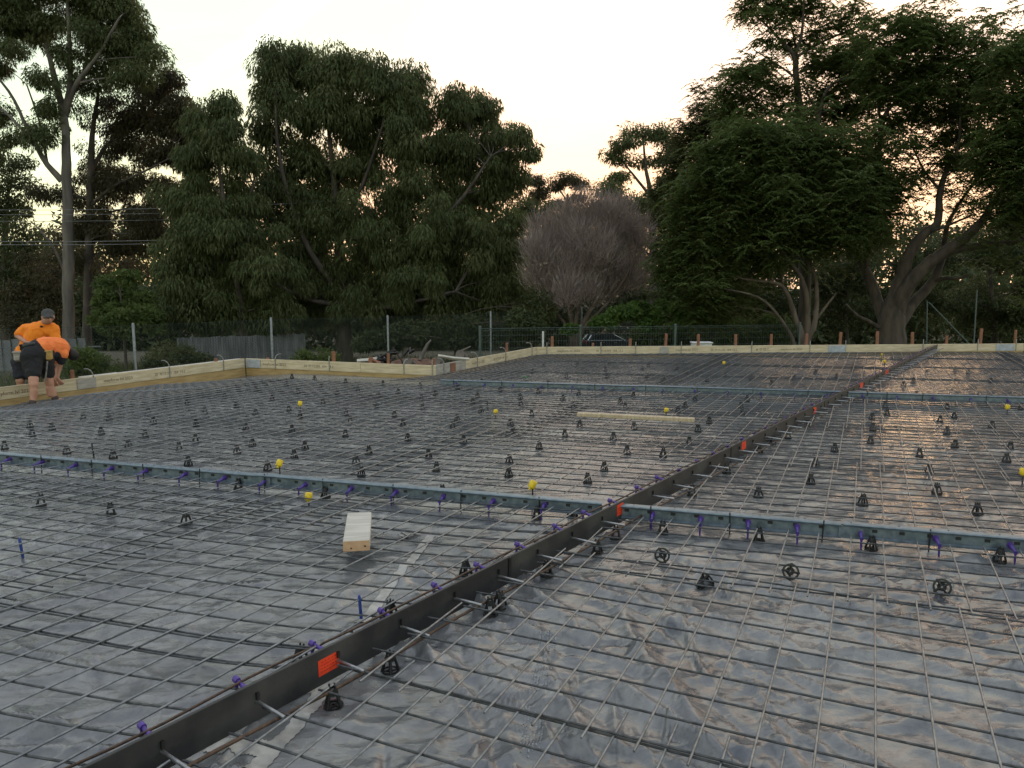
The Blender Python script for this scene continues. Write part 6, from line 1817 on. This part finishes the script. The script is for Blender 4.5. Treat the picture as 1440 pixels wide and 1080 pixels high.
# low growth behind the fences
GB = "shrubs behind the fences"
tree("dark_tree", "dark leafy thicket filling the shade right of the great spreading trunk", "tree", 38.0, [[(1400, 480, .15), (1395, 420, .1), (1390, 360, .05)]],
     [(1322, 362, 38, 26, .8), (1382, 362, 42, 26, .75), (1442, 372, 48, 34, .9), (1300, 420, 40, 34), (1362, 428, 48, 38), (1432, 440, 50, 40), (1488, 400, 40, 60), (1400, 320, 30, 20, .5), (1440, 320, 34, 20, .7)], "dark", "leaf_dark", "bark_dark", GT, 1.15)
tree("dark_tree", "dark leafy thicket in the shade between the feathery tree and the spreading trunk", "tree", 36.0, [[(1190, 480, .12), (1190, 430, .08), (1195, 380, .04)]],
     [(1210, 378, 34, 40, .9), (1190, 432, 42, 40), (1270, 372, 26, 26, .9), (1250, 430, 30, 40), (1150, 400, 30, 40, .9), (1110, 435, 40, 34), (1060, 428, 42, 34), (1020, 400, 30, 30)], "dark", "leaf_dark", "bark_dark", GT, 1.15)
tree("dark_tree", "dark thicket behind the multi-stemmed feathery tree, closing the gap under its crown", "tree", 42.0, [[(1080, 480, .12), (1080, 420, .08), (1080, 370, .04)]],
     [(1080, 372, 60, 36), (1010, 345, 50, 36), (1150, 352, 50, 40), (960, 400, 40, 40), (1215, 340, 40, 36, .9), (1050, 420, 60, 30), (1395, 330, 50, 26, .7), (1450, 300, 50, 40, .8)], "dark", "leaf_dark", "bark_dark", GT, 1.15)
tree("leafy_bush", "green leafy bush under the left gums, behind the first fence post", "bush", 27.0, [[(175, 478, .05), (172, 440, .03), (168, 400, .015)]],
     [(165, 405, 26, 22), (190, 428, 26, 22), (150, 438, 24, 28), (182, 392, 18, 10), (206, 450, 24, 24), (170, 455, 34, 22)], "vine", "leaf_feather", "bark_dark", GB, 1.1)
tree("olive_bush", "olive brown bush between the left edge and the pale gum trunk", "bush", 36.0, [[(60, 478, .06), (58, 440, .04), (55, 400, .02)]],
     [(55, 382, 36, 20), (78, 415, 34, 26), (32, 425, 36, 26), (58, 450, 50, 22)], "dark", "leaf_gum_warm", "bark_dark", GB, 1.2)
tree("leafy_bush", "low yellow green bush before the paling fence, right of the first fence post", "bush", 21.5, [[(245, 515, .03), (245, 505, .02), (245, 498, .01)]],
     [(236, 499, 20, 11), (262, 503, 20, 12), (215, 508, 16, 10), (285, 510, 18, 9, .8)], "bush", "leaf_olive", "bark_dark", GB, 1.0)
tree("leafy_bush", "low green bush right behind the bending man's head", "bush", 19.0, [[(118, 520, .03), (118, 510, .02), (118, 503, .01)]],
     [(118, 505, 18, 10), (140, 512, 16, 10), (105, 515, 14, 10)], "bush", "leaf_feather", "bark_dark", GB, 1.0)
tree("leafy_bush", "small bush growing at the second fence post behind the far left corner", "bush", 22.0, [[(420, 512, .02), (420, 506, .015), (420, 500, .01)]],
     [(425, 503, 22, 8, .8), (460, 506, 18, 7, .6)], "bush", "leaf_feather", "bark_dark", GB, 0.9)
tree("flowering_vine", "bright green vine spilling over the mesh fence above the car", "vine", 28.5, [[(915, 480, .03), (912, 460, .02), (908, 440, .015)]],
     [(880, 438, 20, 9), (906, 433, 22, 10), (932, 431, 22, 10), (957, 438, 20, 9), (860, 449, 18, 7), (978, 448, 18, 8), (836, 455, 16, 5, .8), (915, 446, 30, 8), (905, 458, 14, 4, .6), (955, 456, 10, 4, .7), (800, 462, 14, 4, .6)], "vine", "leaf_bright", "bark_dark", GB, 1.0)
tree("leafy_bush", "dark green shrub mass left of the mesh fence, behind the soil heap", "bush", 30.0, [[(640, 490, .05), (640, 470, .03), (640, 450, .02)]],
     [(600, 470, 40, 18), (650, 468, 40, 20), (700, 462, 34, 20), (740, 458, 30, 22), (560, 475, 34, 16), (520, 478, 34, 16), (760, 440, 26, 24, .8)], "dark", "leaf_dark", "bark_dark", GB, 1.1, rs_k=0.7)
tree("leafy_bush", "dim green shrub behind the mesh fence, right of the car", "bush", 31.0, [[(1000, 488, .05), (1000, 470, .03), (1000, 455, .02)]],
     [(925, 475, 34, 16), (985, 472, 36, 18), (1040, 468, 40, 20), (1085, 465, 34, 20), (955, 462, 30, 12)], "dark", "leaf_feather", "bark_dark", GB, 0.9, rs_k=0.6)

# far wood that closes the view behind everything
def treeline():
    cents = []
    for layer, (Y, ytop, n) in enumerate([(58, 392, 1500), (78, 318, 1800)]):
        for k in range(n):
            px = random.uniform(-900, 2300)
            top = ytop + 26 * math.sin(px * 0.013 + layer * 2) + 18 * math.sin(px * 0.041 + layer)
            if 735 < px < 925 and layer: top = max(top, 322)
            py = top + (random.random() ** 1.2) * (500 - top)
            cents.append(atY(px, py, Y + random.uniform(-3, 3)))
    C_ = np.array(cents)
    n = 70
    K = len(C_)
    d = unit(K * n)
    c = np.repeat(C_, n, 0) + d * (rng.random(K * n) ** 0.4 * 1.9)[:, None] * np.array([1, 1, 0.8])
    ld = norm(d * 0.5 + unit(K * n) * 0.8 + np.array([0, 0, -0.4])); sd = norm(np.cross(ld, unit(K * n)))
    L = 0.55 * rng.uniform(0.6, 1.3, K * n); W = 0.30 * rng.uniform(0.6, 1.3, K * n)
    V = np.empty((K * n, 3, 3))
    V[:, 0] = c - sd * (W / 2)[:, None]; V[:, 1] = c + sd * (W / 2)[:, None]; V[:, 2] = c + ld * L[:, None]
    tn = np.clip(np.repeat(rng.normal(0.45, 0.2, K), n) + rng.normal(0, 0.15, K * n), 0, 1)
    Fa = np.arange(K * n * 3).reshape(-1, 3)
    NTRI[0] += len(Fa)
    o = link("far_wood", np_mesh("far_wood", V.reshape(-1, 3), Fa, M["leaf_dark"], False, {"tint": ("FACE", tn)}))
    tag(o, "dark wood closing the view behind all the trees", "wood", kind="stuff")
treeline()
# rough grass on the bank outside the formwork
def grass():
    n = 60000
    x = rng.uniform(-16, 18, n); y = rng.uniform(10, 36, n)
    keep = np.ones(n, bool)
    for i in range(5):
        w_ = WL[i]
        s = (x - w_.a[0]) * w_.d[0] + (y - w_.a[1]) * w_.d[1]
        o_ = (x - w_.a[0]) * w_.out[0] + (y - w_.a[1]) * w_.out[1]
        inside = (s > -0.2) & (s < w_.L + 0.2) & (o_ < 0.25) & (o_ > -9)
        keep &= ~inside
    az = np.degrees(np.arctan2(x, y))
    keep &= (np.abs(az) < 42)
    x = x[keep]; y = y[keep]; n = len(x)
    z = ground_h(x, y)
    h = rng.uniform(0.08, 0.35, n)
    a = rng.uniform(0, 6.28, n)
    sx, sy = np.cos(a) * 0.012, np.sin(a) * 0.012
    V = np.empty((n, 3, 3))
    V[:, 0] = np.stack([x - sx, y - sy, z - 0.02], 1); V[:, 1] = np.stack([x + sx, y + sy, z - 0.02], 1)
    V[:, 2] = np.stack([x + rng.normal(0, 0.08, n), y + rng.normal(0, 0.08, n), z + h], 1)
    tn = rng.uniform(0, 1, n)
    o = link("rough_grass", np_mesh("rough_grass", V.reshape(-1, 3), np.arange(n * 3).reshape(-1, 3), M["leaf_olive"], False, {"tint": ("FACE", tn)}))
    tag(o, "rough grass on the bank outside the formwork", "grass", kind="stuff")
    NTRI[0] += n
grass()
print("leaf tris", NTRI[0], "objects", len(bpy.data.objects), "bars", sum(c for _, c in SHEETS), len(SHEETS))
